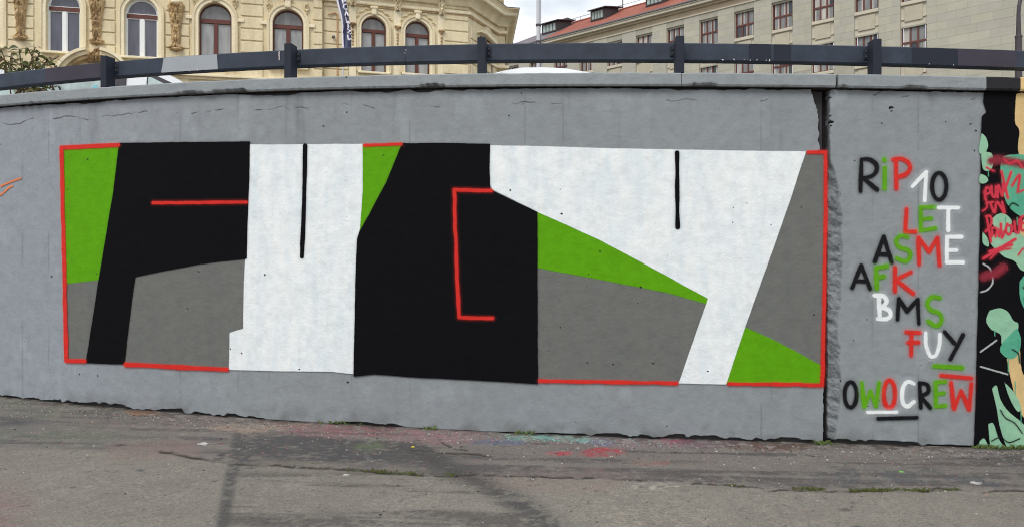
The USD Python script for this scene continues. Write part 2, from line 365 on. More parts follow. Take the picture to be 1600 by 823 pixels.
# ------------------------------------------------------------------ paint on the wall
def paint(parent, name, shape_px, m, layer, g=0.011, margin=0.02, label=None, wob=0.0, smooth_edge=None):
    """a coat of paint: a thin sheet following the wall; "cover" is the distance inside the painted outline"""
    def tow(c):
        c = np.asarray(c, float)
        if wob: c = c + wob * np.stack([n2(c[:, 0], c[:, 1], 0.045, 3, 11) - 0.5, n2(c[:, 0], c[:, 1], 0.045, 3, 17) - 0.5], 1) * 2
        X, Z = w_at(c[:, 0], c[:, 1])
        return np.stack([X, Z], 1)
    shape = shapely.transform(shapely.segmentize(shape_px, 6.0), tow)
    x0, z0, x1, z1 = shape.buffer(margin).bounds
    Xs, Zs = np.linspace(x0, x1, max(4, int((x1 - x0) / g) + 2)), np.linspace(z0, z1, max(4, int((z1 - z0) / g) + 2))
    X, Z = np.meshgrid(Xs, Zs, indexing='ij')
    pts = shapely.points(X.ravel(), Z.ravel())
    shapely.prepare(shape)
    ins = shapely.contains_xy(shape, X.ravel(), Z.ravel())
    d = shapely.distance(shape.boundary, pts)
    sd = np.where(ins, d, -d).reshape(X.shape)
    ok = sd > -margin
    keep = ok[:-1, :-1] | ok[1:, :-1] | ok[:-1, 1:] | ok[1:, 1:]
    paint.n = getattr(paint, 'n', 0) + 1
    v = WP(X, Z, 0.0055 + 0.0016 * layer + 0.00017 * (paint.n % 9)).reshape(-1, 3)
    v, f, cv = compact(v, grid_faces(len(Xs), len(Zs), keep), sd.ravel())
    return obj(name, trimesh.Trimesh(v, f, process=False), m, parent, label=label, prim={'cover': (cv, 'f')})
def smooth_line(pts, closed=False):
    p = np.array(pts, float)
    if len(p) < 3: return p
    P = np.vstack([p[-2 if closed else 0], p, p[1 if closed else -1]])
    out = []
    for i in range(1, len(P) - 2):
        t = np.linspace(0, 1, 7, endpoint=False)[:, None]
        a, b, c, d = P[i - 1], P[i], P[i + 1], P[i + 2]
        out.append(0.5 * (2 * b + (c - a) * t + (2 * a - 5 * b + 4 * c - d) * t ** 2 + (3 * b - a - 3 * c + d) * t ** 3))
    return np.vstack(out + [p[-1:]])
def stroke(lines, w):
    return union_all([LineString(l).buffer(w / 2, 8) for l in lines])
P_ = Polygon
def vstroke(pts, w):
    # a hand-drawn line: its width swells and thins along the way
    l = shapely.segmentize(LineString(pts), 5.0); c = np.array(l.coords)
    s = np.concatenate([[0], np.cumsum(np.hypot(*np.diff(c, axis=0).T))])
    r = w / 2 * (0.66 + 0.62 * n2(s, s * 0 + pts[0][0], 0.035, 3, 23)) 
    return union_all([LineString([a, b]).buffer(float(q), 6) for a, b, q in zip(c[:-1], c[1:], r)])
# backgrounds first, letters over them, outlines last
paint(wallL, 'grey_field', P_([(103, 440), (158, 436), (140, 566), (104, 565)]), M['dgrey'], 0, label='small dark grey field left of the letter F')
paint(wallL, 'grey_field', P_([(208, 430), (388, 402), (386, 514), (362, 518), (360, 576), (194, 568)]), M['dgrey'], 0, label='dark grey field under the arm of the F')
paint(wallL, 'grey_field', P_([(838, 416), (940, 434), (1042, 455), (1108, 472), (1062, 598), (838, 595)]), M['dgrey'], 0, label='dark grey field between the C and the Y')
paint(wallL, 'grey_field', P_([(1255, 237), (1290, 238), (1285, 572), (1162, 508)]), M['dgrey'], 0, label='dark grey field right of the Y')
paint(wallL, 'green_field', P_([(100, 234), (190, 230), (184, 290), (157, 437), (104, 443)]), M['green'], 1, wob=0.5, label='bright green field left of the letter F')
paint(wallL, 'green_field', P_([(566, 228), (632, 224), (604, 290), (562, 366), (560, 366)]), M['green'], 1, wob=0.5, label='bright green wedge between U and C')
paint(wallL, 'green_field', P_([(838, 328), (940, 374), (1106, 464), (1105, 475), (1042, 457), (940, 437), (838, 418)]), M['green'], 1, wob=0.5, label='long bright green wedge under the Y')
paint(wallL, 'green_field', P_([(1163, 510), (1205, 529), (1244, 549), (1282, 570), (1284, 599), (1132, 599)]), M['green'], 1, wob=0.5, label='bright green field at the foot of the Y')
paint(wallL, 'white_letter', P_([(388, 226), (420, 226.5), (500, 225.5), (567, 225.5), (567, 300), (563, 356), (559, 380), (556, 443), (556, 584), (520, 580), (430, 579), (358.5, 577), (359.5, 519.5), (372, 515), (380.5, 513), (382, 440), (384, 400), (386, 320)]), M['white'], 2, wob=0.7, label='white letter U')
paint(wallL, 'white_letter', P_([(762, 227.5), (850, 229), (940, 232), (1050, 234), (1160, 236), (1259, 237.2), (1232, 320), (1200, 410), (1164.5, 509), (1134, 600), (1098, 599), (1060, 598.5), (1082, 535), (1104, 473), (1106, 466), (1040, 430), (940, 376.5), (840, 331.5), (770, 297), (766, 290)]), M['white'], 2, wob=0.7, label='white letter Y')
paint(wallL, 'black_letter', P_([(187, 224), (260, 222.5), (330, 222), (391.5, 221.5), (391, 260), (388.5, 330), (386.5, 405), (350, 408), (310, 413.5), (262, 422.5), (212.5, 432.5), (207, 470), (201, 520), (195.5, 568.5), (160, 567.5), (135, 566.5), (146, 495), (155, 437), (167, 365), (177, 305)]), M['black'], 3, wob=0.8, label='black letter F')
paint(wallL, 'black_letter', P_([(628.5, 224), (700, 224), (766, 225), (765.5, 260), (766, 296), (775, 301), (806, 316), (840, 331.5), (840, 450), (841, 600), (800, 596.5), (720, 592.5), (640, 588.5), (585, 584), (553, 587.5), (554, 520), (555.5, 443), (558.5, 373), (562, 362), (584, 322), (604, 285)]), M['black'], 3, wob=0.8, label='black letter C')
bk = lambda pts, w=6.8: vstroke(pts, w)
paint(wallL, 'black_bar', bk([(477.5, 228), (477, 270), (475.5, 330), (472.5, 401)]), M['black'], 4, 0.008, 0.04, wob=0.6, label='black bar in the white U')
paint(wallL, 'black_bar', bk([(1057.5, 239), (1058, 300), (1058.5, 355)]), M['black'], 4, 0.008, 0.04, wob=0.6, label='black bar in the white Y')
R = lambda pts, lb, w=8.5: paint(wallL, 'red_line', vstroke(pts, w * 0.78), M['red'], 5, 0.007, 0.045, wob=1.2, label=lb)
R([(186, 227.5), (140, 229), (97.5, 231), (99.5, 320), (102, 420), (105, 563), (134, 564)], 'red outline left of the letter F')
R([(198, 569), (280, 573), (356, 576.5)], 'red line under the dark grey field of the F')
R([(241, 317), (300, 317), (386, 316)], 'red bar in the black F', 6.5)
R([(571, 227.5), (627, 225.5)], 'short red line over the green wedge', 6)
R([(768, 298), (740, 298), (710, 297), (711.5, 350), (714, 420), (717.5, 495.5), (770, 497)], 'red bracket in the black C', 7)
R([(844, 594.5), (950, 596), (1057, 598)], 'red line under the wide dark grey field', 7.5)
R([(1262, 238.5), (1289, 238), (1289.5, 330), (1287.5, 440), (1285, 560), (1284, 601), (1210, 599.5), (1138, 599)], 'red outline right of the Y', 7.5)

# the written column right of the joint: every word a part, every character a piece of it
def ell(cx, cy, rx, ry):
    t = np.linspace(0.3, 2 * np.pi + 0.35, 26)
    return [(cx + rx * np.sin(a), cy - ry * np.cos(a)) for a in t]
t7 = lambda pts: [(1310 + x / 4.114, 230 + y / 4.114) for x, y in pts]
t8 = lambda pts: [(1310 + x / 3.05, 400 + y / 3.05) for x, y in pts]
WORDS = [
 ('RIP', t7, [('black', [[(147, 80), (140, 283)], '~', [(147, 80), (195, 80), (238, 108), (244, 148), (214, 186), (156, 200)], [(156, 200), (246, 273)]]),
              ('green', [[(296, 135), (294, 266)], [(292, 80), (295, 86)]]),
              ('red', [[(368, 88), (371, 264)], '~', [(352, 82), (400, 76), (446, 100), (458, 140), (430, 176), (376, 192)]])]),
 ('10', t7, [('white', [[(472, 254), (562, 162)], [(562, 162), (552, 344)]]), ('black', ['~', ell(645, 252, 46, 86)])]),
 ('LET', t7, [('red', [[(436, 400), (429, 545)], [(429, 545), (494, 543)]]), ('green', [[(528, 385), (528, 535)], [(528, 385), (622, 386)], [(530, 462), (594, 458)], [(528, 535), (620, 522)]]), ('white', [[(642, 390), (768, 391)], [(704, 392), (703, 535)]])]),
 ('ASME', t7, [('black', [[(233, 733), (289, 574), (341, 738)], [(252, 688), (324, 690)]]),
               ('green', ['~', [(442, 578), (398, 570), (370, 600), (388, 640), (448, 664), (460, 702), (428, 732), (374, 714)]]),
               ('red', [[(517, 750), (512, 582), (580, 672), (634, 582), (648, 756)]]), ('white', [[(786, 577), (694, 578), (694, 740), (798, 740)], [(694, 662), (755, 662)]])]),
 ('AFK', t8, [('black', [[(64, 150), (107, 45), (150, 154)], [(80, 118), (136, 120)]]), ('green', [[(181, 153), (178, 56), (230, 46)], [(178, 101), (214, 96)]]), ('red', [[(268, 56), (268, 166)], [(344, 76), (271, 112), (355, 178)]])]),
 ('BMS', t8, [('white', [[(190, 190), (196, 298)], '~', [(172, 187), (212, 190), (228, 213), (214, 236), (196, 241)], '~', [(196, 241), (238, 256), (247, 282), (226, 299), (186, 298)]]),
              ('black', [[(280, 300), (286, 202), (326, 262), (376, 206), (382, 320)]]), ('green', ['~', [(482, 198), (444, 194), (422, 224), (440, 256), (478, 272), (490, 304), (466, 332), (426, 310)]])]),
 ('FUY', t8, [('red', [[(345, 470), (346, 362)], [(322, 361), (386, 364)], [(330, 411), (380, 410)]]), ('white', ['~', [(414, 366), (416, 425), (432, 470), (450, 478), (466, 466), (478, 425), (482, 372)]]),
              ('black', [[(505, 360), (550, 414)], [(592, 374), (532, 490)]])]),
 ('OWOCREW', t8, [('black', ['~', ell(57, 658, 29, 60)]), ('green', [[(110, 602), (122, 713), (151, 642), (178, 713), (192, 602)]]), ('red', ['~', ell(242, 655, 27, 65)]),
                  ('white', ['~', [(358, 606), (326, 597), (304, 632), (304, 690), (326, 715), (358, 692)]]),
                  ('black', [[(385, 602), (391, 718)], '~', [(385, 602), (422, 612), (426, 645), (390, 666)], [(390, 666), (436, 720)]]),
                  ('green', [[(508, 596), (461, 600), (463, 714), (508, 710)], [(461, 656), (500, 651)]]), ('red', [[(536, 602), (549, 723), (583, 642), (620, 726), (632, 607)]])]),
]
for wd, tf, chars in WORDS:
    wp = UsdGeom.Xform.Define(stage, pth(wallR) + '/' + numbered(pth(wallR), 'sprayed_word')).GetPrim()
    tag(wp, f'sprayed word {wd}')
    for ch, (col, ls) in zip(wd, chars):
        lines, sm = [], False
        for l in ls:
            if l == '~': sm = True; continue
            l = tf(l); lines.append(smooth_line(l) if sm else l); sm = False
        paint(wp, 'sprayed_letter', union_all([vstroke([tuple(q) for q in l], 6.6) for l in lines]), M['s_' + col], 1, 0.0065, 0.05, wob=0.5)
for col, pts, w in (('green', [(456, 522), (588, 530)], 7), ('red', [(488, 567), (632, 580)], 6), ('white', [(138, 742), (276, 742)], 5.5), ('black', [(188, 772), (372, 767)], 6)):
    paint(wallR, 'sprayed_underline', stroke([t8(pts)], w), M['s_' + col], 1, 0.0065, 0.05, label=f'{col} sprayed underline')

for pts in ([(-8, 310), (4, 303), (14, 294), (20, 291)], [(2, 291), (16, 285), (33, 279)]):
    paint(wallL, 'orange_stroke', vstroke([tuple(q) for q in smooth_line(pts)], 2.6), M['orange'], 1, 0.0065, 0.02, label='thin orange stroke at the left')
# the neighbouring piece at the right edge
M['mint'] = paint_mat('mint_paint', alb(138, 182, 150), streak=1.0); M['teal'] = paint_mat('teal_paint', alb(80, 160, 128), streak=1.0); M['tan'] = paint_mat('tan_paint', alb(204, 174, 120), streak=1.0)
M['tagred'] = paint_mat('tag_red_paint', alb(196, 44, 62), soft=0.004, rag=0.006, halo=0.22, pits=False)
M['haze_red'] = paint_mat('red_overspray', alb(128, 26, 42), soft=0.022, rag=0.034, halo=0.25, halo_w=0.06, pits=False)
M['line_white'] = paint_mat('thin_white_spray', alb(170, 175, 172), soft=0.004, rag=0.006, pits=False)
N = lambda nm, pts, m, ly, lb=None: paint(wallR, nm, P_(smooth_line(list(pts) + [pts[0]])) if nm != 'black_ground' else P_(pts), m, ly, 0.011, 0.02, wob=0.6, label=lb)
paint(wallR, 'black_ground', P_([(1537, 141), (1546, 141), (1700, 146), (1900, 156), (1900, 740), (1700, 716), (1600, 704), (1521, 699), (1524, 600), (1528, 450), (1531, 300), (1533, 182), (1540, 176), (1535, 160)]), M['black'], 1, 0.014, 0.02, wob=1.2, label='black ground of the neighbouring mural')
N('tan_shape', [(1587, 148), (1602, 146), (1660, 150), (1662, 232), (1618, 262), (1591, 240), (1592, 205), (1585, 190)], M['tan'], 2)
N('teal_shape', [(1562, 262), (1566, 246), (1582, 242), (1602, 244), (1640, 268), (1645, 318), (1612, 342), (1584, 332), (1568, 308)], M['teal'], 3)
N('mint_shape', [(1533, 208), (1540, 216), (1543, 230), (1536, 242), (1529, 236)], M['mint'], 2)
N('mint_shape', [(1532, 238), (1548, 240), (1551, 256), (1545, 267), (1535, 264)], M['mint'], 3)
N('mint_shape', [(1531, 272), (1540, 276), (1543, 283), (1536, 287), (1529, 284)], M['mint'], 2)
N('mint_shape', [(1556, 336), (1568, 334), (1580, 346), (1578, 362), (1600, 366), (1640, 380), (1650, 420), (1600, 424), (1584, 408), (1566, 400), (1546, 378), (1556, 362), (1548, 346)], M['mint'], 2)
N('tan_shape', [(1600, 340), (1640, 338), (1650, 372), (1610, 374), (1592, 362)], M['tan'], 3)
N('mint_shape', [(1534, 362), (1542, 372), (1544, 385), (1535, 380)], M['mint'], 2)
N('mint_shape', [(1545, 485), (1561, 481), (1574, 487), (1582, 500), (1590, 506), (1586, 522), (1566, 538), (1562, 522), (1548, 514), (1540, 500)], M['mint'], 2)
N('teal_shape', [(1588, 512), (1594, 530), (1590, 552), (1577, 560), (1562, 549), (1565, 536), (1580, 520)], M['teal'], 3)
N('teal_shape', [(1592, 440), (1604, 428), (1624, 440), (1622, 478), (1604, 486), (1593, 466)], M['teal'], 3)
N('tan_shape', [(1572, 560), (1591, 544), (1594, 570), (1602, 588), (1640, 600), (1640, 660), (1602, 654), (1590, 632), (1580, 598)], M['tan'], 2)
N('mint_shape', [(1549, 606), (1556, 602), (1562, 622), (1574, 641), (1602, 668), (1604, 704), (1576, 702), (1562, 668), (1556, 634)], M['mint'], 3)
N('mint_shape', [(1568, 596), (1584, 613), (1594, 634), (1589, 642), (1577, 622)], M['mint'], 3)
N('mint_shape', [(1543, 662), (1551, 661), (1559, 684), (1569, 702), (1549, 703)], M['mint'], 3)
N('mint_shape', [(1530, 688), (1537, 684), (1543, 696), (1543, 703), (1527, 702)], M['mint'], 3)
for pts, m in (([(1690, 190), (1740, 176), (1790, 205), (1770, 260), (1710, 262), (1684, 226)], 'teal'), ([(1680, 300), (1730, 290), (1800, 330), (1850, 420), (1820, 470), (1750, 420), (1700, 390)], 'mint'),
               ([(1660, 480), (1720, 470), (1760, 520), (1740, 600), (1690, 580), (1668, 530)], 'tan'), ([(1800, 520), (1850, 500), (1886, 560), (1870, 640), (1820, 610)], 'teal'), ([(1690, 640), (1730, 620), (1790, 660), (1850, 700), (1700, 706)], 'mint'), ([(1820, 180), (1880, 190), (1884, 300), (1840, 280)], 'tan')):
    N(m + '_shape', pts, M[m], 3)
for pts in ([(1548, 252), (1558, 250), (1584, 254), (1600, 258)], [(1536, 432), (1556, 426), (1566, 418)]):
    paint(wallR, 'red_overspray', stroke([pts], 11), M['haze_red'], 4, 0.011, 0.06)
for pts in ([(1535, 412), (1546, 420), (1550, 440), (1542, 452), (1531, 456)], [(1531, 549), (1556, 531)], [(1531, 572), (1573, 584)]):
    paint(wallR, 'white_line', stroke([smooth_line(pts)], 2.2), M['line_white'], 4, 0.006, 0.012)
t5 = lambda pts: [(1525 + x / 4.333, 230 + y / 4.333) for x, y in pts]
TAG = {'PUNX': [[[(56, 350), (62, 280), (84, 282), (92, 305), (70, 318)]], [[(98, 268), (106, 330), (126, 332), (128, 268)]], [[(140, 340), (146, 262), (172, 330), (176, 250)]], [[(166, 166), (210, 345)], [(232, 170), (186, 300)]], [[(238, 262), (288, 190), (276, 306)]]],
       'IN': [[[(66, 380), (110, 372)], [(90, 378), (112, 440)]], [[(122, 440), (138, 372), (186, 445), (170, 372)]]],
       'PRAGUE': [[[(66, 470), (96, 640)], [(62, 470), (92, 470), (98, 520), (60, 572)]], [[(106, 600), (104, 552), (128, 548)]], [[(126, 606), (144, 556), (150, 604)]], [[(162, 520), (170, 612), (186, 570)]], [[(206, 520), (196, 570), (222, 590), (240, 540), (216, 530)]], [[(254, 508), (262, 574), (284, 570), (286, 490)]], [[(330, 470), (300, 478), (304, 560), (336, 556)], [(302, 516), (328, 512)]]]}
for wd, gl in TAG.items():
    wp = UsdGeom.Xform.Define(stage, pth(wallR) + '/' + numbered(pth(wallR), 'red_tag')).GetPrim(); tag(wp, f'red tag {wd}')
    for ls in gl:
        paint(wp, 'tag_letter', union_all([vstroke([tuple(q) for q in smooth_line(t5(l))], 3.9) for l in ls]), M['tagred'], 5, 0.0065, 0.02)
for pts in ([(46, 752), (260, 622)], [(86, 706), (236, 660)]):
    paint(wallR, 'tag_slash', stroke([t5(pts)], 4.2), M['tagred'], 5, 0.0065, 0.02)
# runs, outlines and small scribbles of the neighbouring mural
for pts in ([(1546, 404), (1560, 392), (1578, 388)], [(1590, 398), (1598, 388), (1612, 384)], [(1540, 262), (1552, 268)], [(1568, 250), (1576, 256), (1588, 252), (1596, 262)], [(1536, 300), (1541, 322), (1534, 330)], [(1592, 300), (1604, 296), (1618, 302)]):
    paint(wallR, 'tag_slash', vstroke([tuple(q) for q in smooth_line(pts)], 2.6), M['tagred'], 5, 0.006, 0.02)
for pts in ([(1597, 448), (1602, 456), (1599, 468), (1606, 476)], [(1606, 438), (1612, 452)], [(1580, 545), (1590, 552), (1592, 566)], [(1572, 330), (1580, 318), (1590, 322)], [(1562, 640), (1570, 652), (1584, 660), (1596, 676)], [(1548, 688), (1562, 682), (1575, 690), (1592, 684)], [(1533, 694), (1540, 699)]):
    paint(wallR, 'black_line', vstroke([tuple(q) for q in smooth_line(pts)], 1.7), M['black'], 5, 0.006, 0.012)
for x, a, b in ((1590, 528, 562), (1574, 558, 580), (1585, 595, 615), (1570, 340, 356), (1588, 340, 352), (1553, 515, 524), (1594, 640, 662), (1543, 266, 276)):
    paint(wallR, 'paint_run', vstroke([(x, a), (x + 0.3, b)], 1.5), M['teal'], 4, 0.005, 0.012)
#PART2
# ------------------------------------------------------------------ pavement
def crack_y(px): return np.interp(px, [-400, 0, 250, 360, 500, 660, 780, 900, 1200, 1300, 1600, 2000], [690, 700, 706, 722, 731, 741, 744, 746, 761, 766, 765, 775])
Xg = np.concatenate([[-90, -60, -40, -28, -20, -15, -12, -9.5], np.arange(-7.6, 6.6, 0.0155), [7.5, 9, 11, 14, 20, 30, 45, 70]])
Yg = np.concatenate([[-70, -45, -25, -12, -4, 0, 2.5, 3.8], np.arange(4.4, 9.9, 0.019), [10.1, 11, 12.5, 14]])
def ground_mesh():
    X, Y = np.meshgrid(Xg, Yg, indexing='ij')
    lim = wallY(X) + 0.30
    Y = np.minimum(Y, lim + 0.02 * np.maximum(Y - lim, 0))
    base = zg(X)
    d = np.maximum(Y, 0.6)
    px, py = CX + F * X / d, HY + F * (CZ - base) / d
    fine = (Y > 4.2) & (np.abs(X) < 8)
    toe = wallY(X) - Y                                        # distance to the wall's foot
    Z = base + fine * (0.007 * (n2(X, Y, 0.9, 3, 101) - 0.5) + 0.004 * (n2(X, Y, 5, 3, 102) - 0.5) + 0.003 * (n2(X, Y, 26, 2, 103) - 0.5))
    crumb = sstep(toe, 0.30, 0.02)
    Z += fine * crumb * (0.018 * (n2(X, Y, 12, 3, 104) - 0.35) + 0.014 * n2(X, Y, 3, 2, 105))
    c0 = np.array(alb(141, 135, 126, EG))
    col = c0 * np.ones(X.shape + (3,))
    brk = 1.0
    def mixc(mask, rgb, k=1.0):
        nonlocal col
        m = np.clip(np.clip(mask, 0, 1) * k * brk, 0, 1)[..., None]
        col = col * (1 - m) + np.array(alb(*rgb, EG)) * m
    big = n2(X, Y, 0.8, 4, 110); mid = n2(X, Y, 3.2, 4, 111); fin = n2(X, Y, 16, 4, 112); stretch = n2(X * 0.35, Y * 3.2, 2.4, 5, 113)
    grit = n2(X, Y, 24, 4, 150); brk = np.clip(0.25 + 1.5 * sstep(0.6 * grit + 0.4 * n2(X, Y, 6, 4, 151), 0.36, 0.60), 0, 1.25)
    col = col * (1 + 0.26 * (big - 0.5) + 0.26 * (mid - 0.5) + 0.34 * (fin - 0.5) + 0.30 * (grit - 0.5))[..., None]
    cy = crack_y(px) + 7 * (n2(px, px * 0, 0.012, 4, 115) - 0.5)
    above = sstep(py, cy + 3, cy - 3)
    mixc(above, (121, 114, 112), 0.55)
    mixc(above * sstep(stretch, 0.46, 0.62), (96, 92, 92), 0.75)
    mixc(above * sstep(px, 330, 60) * sstep(mid, 0.3, 0.7), (112, 118, 104), 0.7)
    mixc(poly_sd(px, py, [(-30, 648), (62, 652), (40, 664), (-30, 668)]) / 6 + 0.3, (88, 84, 86), 0.8)
    mixc(sstep(px, 90, -20) * sstep(py, 730, 790), (140, 112, 110), 0.6)
    mixc(sstep(pl_dist(px, py, [(180, 705), (300, 700)]), 22, 4), (142, 122, 116), 0.5)
    # the patched strip: dark sealed edges, dark top, sooty streaks
    wob = 9 * (n2(px, py, 0.03, 4, 116) - 0.5) + 7 * (n2(X, Y, 20, 3, 117) - 0.5)
    patch = [(372, 676), (660, 690), (700, 716), (770, 756), (905, 845), (340, 845)]
    ins = sstep(poly_sd(px, py, patch) + wob, -2, 4)
    mixc(ins * sstep(py, 735, 715), (88, 86, 86), 0.85)
    mixc(ins * sstep(np.abs(py - crack_y(px) + 6), 7, 1) * sstep(mid, 0.35, 0.6), (138, 130, 116), 0.55)
    mixc(ins * sstep(py, 730, 745) * sstep(stretch, 0.48, 0.6), (98, 93, 89), 0.7)
    mixc(sstep(pl_dist(px, py + wob, [(372, 680), (362, 740), (345, 830)]), 15 + 6 * (mid - 0.5), 4), (88, 86, 84), 0.72)
    mixc(sstep(pl_dist(px, py + wob, [(640, 704), (700, 730), (760, 757), (860, 815), (900, 845)]), 28 + 14 * (mid - 0.5), 4), (92, 90, 88), 0.72)
    mixc(sstep(pl_dist(px, py + wob, [(640, 704), (700, 730), (760, 757), (860, 815), (900, 845)]), 8, 1), (82, 79, 77), 0.5)
    # dark streaks to the right, light scrapings
    mixc(sstep(px, 900, 1080) * sstep(stretch, 0.5, 0.62) * sstep(py, 770, 740), (96, 92, 90), 0.7)
    mixc(sstep(px, 1240, 1340) * sstep(py, 712, 740) * sstep(py, 775, 752) * sstep(mid, 0.4, 0.62), (94, 96, 98), 0.6)
    scr = n2(X * 1.2 + 0.6 * big, Y * 3.0, 7.0, 5, 120)
    mixc(sstep(poly_sd(px, py, [(940, 770), (1100, 790), (1150, 830), (980, 830), (900, 800)]), -30, 20) * sstep(np.abs(scr - 0.5), 0.055, 0.005), (170, 160, 146), 0.6)
    mixc(sstep(poly_sd(px, py, [(985, 757), (1060, 756), (1055, 765), (990, 763)]), -8, 4) * sstep(fin, 0.45, 0.6), (176, 170, 160), 0.9)
    # overspray that fell to the ground
    for (x, y, rx, ry, c, k) in ((560, 672, 120, 12, (148, 104, 108), .7), (690, 683, 80, 12, (156, 124, 126), .7), (1000, 692, 160, 10, (140, 122, 126), .6), (300, 660, 200, 12, (142, 130, 124), .5), (812, 683, 28, 6, (122, 186, 172), .75), (852, 682, 22, 7, (118, 180, 172), .75), (780, 690, 46, 7, (112, 118, 140), .75),
                                 (900, 686, 34, 6, (140, 200, 190), .6), (945, 690, 28, 6, (95, 112, 150), .8), (965, 688, 60, 7, (150, 140, 150), .5), (940, 706, 40, 9, (172, 78, 86), .85), (872, 708, 24, 4, (182, 84, 92), .8), (1060, 690, 32, 6, (168, 80, 104), .8),
                                 (1110, 694, 90, 8, (112, 94, 104), .7), (1020, 723, 36, 5, (168, 104, 100), .5), (1200, 697, 80, 7, (104, 76, 66), .7), (465, 664, 50, 6, (160, 118, 112), .6), (222, 645, 30, 4, (168, 116, 70), .8), (380, 668, 70, 9, (160, 142, 128), .7),
                                 (575, 697, 30, 8, (108, 122, 88), .6), (30, 665, 80, 20, (112, 112, 112), .4), (880, 748, 150, 22, (150, 128, 122), .3)):
        r = np.hypot((px - x) / rx, (py - y) / ry)
        mixc(sstep(r + 1.1 * (n2(px, py * 2, 0.06, 3, 121) - 0.5), 1.15, 0.55) * sstep(fin, 0.28, 0.55), c, k)
    fl = n2(X, Y, 52, 2, 130)                                  # crumbs of old paint trodden into the surface
    dens = 0.80 - 0.11 * sstep(toe, 0.9, 0.05)
    mixc(fine * sstep(fl, dens, dens + 0.04), (184, 178, 172), 0.8)
    mixc(fine * sstep(n2(X, Y, 45, 2, 131), 0.75, 0.80), (66, 62, 60), 0.8)
    mixc(fine * sstep(n2(X, Y, 60, 2, 132), 0.72, 0.78) * above, (170, 110, 108), 0.7)
    # cracks
    for pts, w, wl in (([(-200, 690), (0, 700)], 1.2, 6), ([(250, 706), (360, 722), (500, 731), (660, 741)], 2.0, 5), ([(660, 741), (780, 744), (900, 746), (1010, 750)], 1.2, 7), ([(1080, 755), (1200, 761), (1300, 766), (1460, 764), (1620, 768)], 1.4, 8), ([(640, 702), (720, 708), (770, 714)], 1.3, 4), ([(690, 690), (712, 700), (730, 704)], 1.2, 4)):
        k = sstep(pl_dist(px, py + wl * (n2(px, py * 0, 0.03, 4, 140) - 0.5) * 2, pts), w + 0.9, w * 0.3) * sstep(n2(px, py, 0.02, 3, 141), 0.30, 0.45)
        mixc(fine * k, (66, 60, 54), 0.85); Z -= fine * 0.006 * k
    mixc(sstep(poly_sd(px, py, [(328, 720), (342, 708), (355, 707), (348, 716), (336, 722)]), -1, 1.5), (82, 80, 80), 0.85)
    mixc(sstep(np.hypot((px - 190) / 10, (py - 695) / 2), 1.2, 0.8), (84, 84, 82), 0.8)
    mixc(sstep(np.hypot((px - 220) / 7, (py - 734) / 2), 1.2, 0.8), (90, 92, 96), 0.8)
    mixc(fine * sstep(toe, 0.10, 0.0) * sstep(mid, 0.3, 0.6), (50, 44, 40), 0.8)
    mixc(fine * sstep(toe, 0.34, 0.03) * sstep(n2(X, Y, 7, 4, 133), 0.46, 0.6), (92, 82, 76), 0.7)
    mixc(fine * sstep(toe, 0.5, 0.1) * sstep(n2(X, Y * 1.5, 9, 4, 134), 0.60, 0.70), (172, 166, 160), 0.5)
    mixc(fine * sstep(n2(X, Y, 13, 4, 135), 0.66, 0.74), (92, 88, 84), 0.6)
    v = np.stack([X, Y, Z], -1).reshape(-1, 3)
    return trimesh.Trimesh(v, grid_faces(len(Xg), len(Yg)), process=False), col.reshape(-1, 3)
nodes = {'tint': ('attribute', {'attribute': 'tint'}), 'g': ('geometry', {}), 'n': ('noise_texture', {'scale': 55.0, 'detail': 6.0, 'roughness': 0.78}), 'n3': ('noise_texture', {'scale': 420.0, 'detail': 2.0}),
         'r': ('rgb_ramp', {'ramp': [(0.34, (0.62, 0.61, 0.60)), (0.5, (1, 1, 1)), (0.66, (1.46, 1.45, 1.43))]}), 'm': ('mix_color', {'blend_type': 'multiply', 'fac': 1.0}),
         'a': ('math', {'math_type': 'add'}), 'b': ('bump', {'strength': 0.8, 'distance': 0.006}), 'p': ('principled_bsdf', {'roughness': 0.85, 'specular_ior_level': 0.25})}
M['asphalt'] = usdkit.material(stage, '/World/Looks/asphalt', nodes, [('g.position', 'n.vector'), ('g.position', 'n3.vector'), ('n.fac', 'r.fac'), ('tint.color', 'm.a'), ('r.color', 'm.b'), ('m.result', 'p.base_color'),
    ('n.fac', 'a.value1'), ('n3.fac', 'a.value2'), ('a.value', 'b.height'), ('b.normal', 'p.normal')], surface='p.BSDF')
gm, gt = ground_mesh()
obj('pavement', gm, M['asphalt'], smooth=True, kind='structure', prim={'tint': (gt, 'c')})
M['street'] = mat('street_asphalt', alb(110, 106, 102, EG), 0.9, 0.2, 0.15, 2.0, 0.004)
sx = np.array([-150, -60, -30, -14, -9, -5, -2, 1, 4, 8, 12, 30, 60, 150.]); 
def street_z(X): return zt(X) - 0.62
sv, nrow = [], 4
for x in sx:
    y0 = float(wallY(np.clip(x, -13, 12))) + 0.40
    for y in (y0, y0 + 6, 60, 260): sv.append((x, y, float(street_z(x)) if abs(x) < 70 else float(street_z(np.sign(x) * 70))))
obj('upper_street', trimesh.Trimesh(sv, grid_faces(len(sx), nrow), process=False), M['street'], kind='structure')

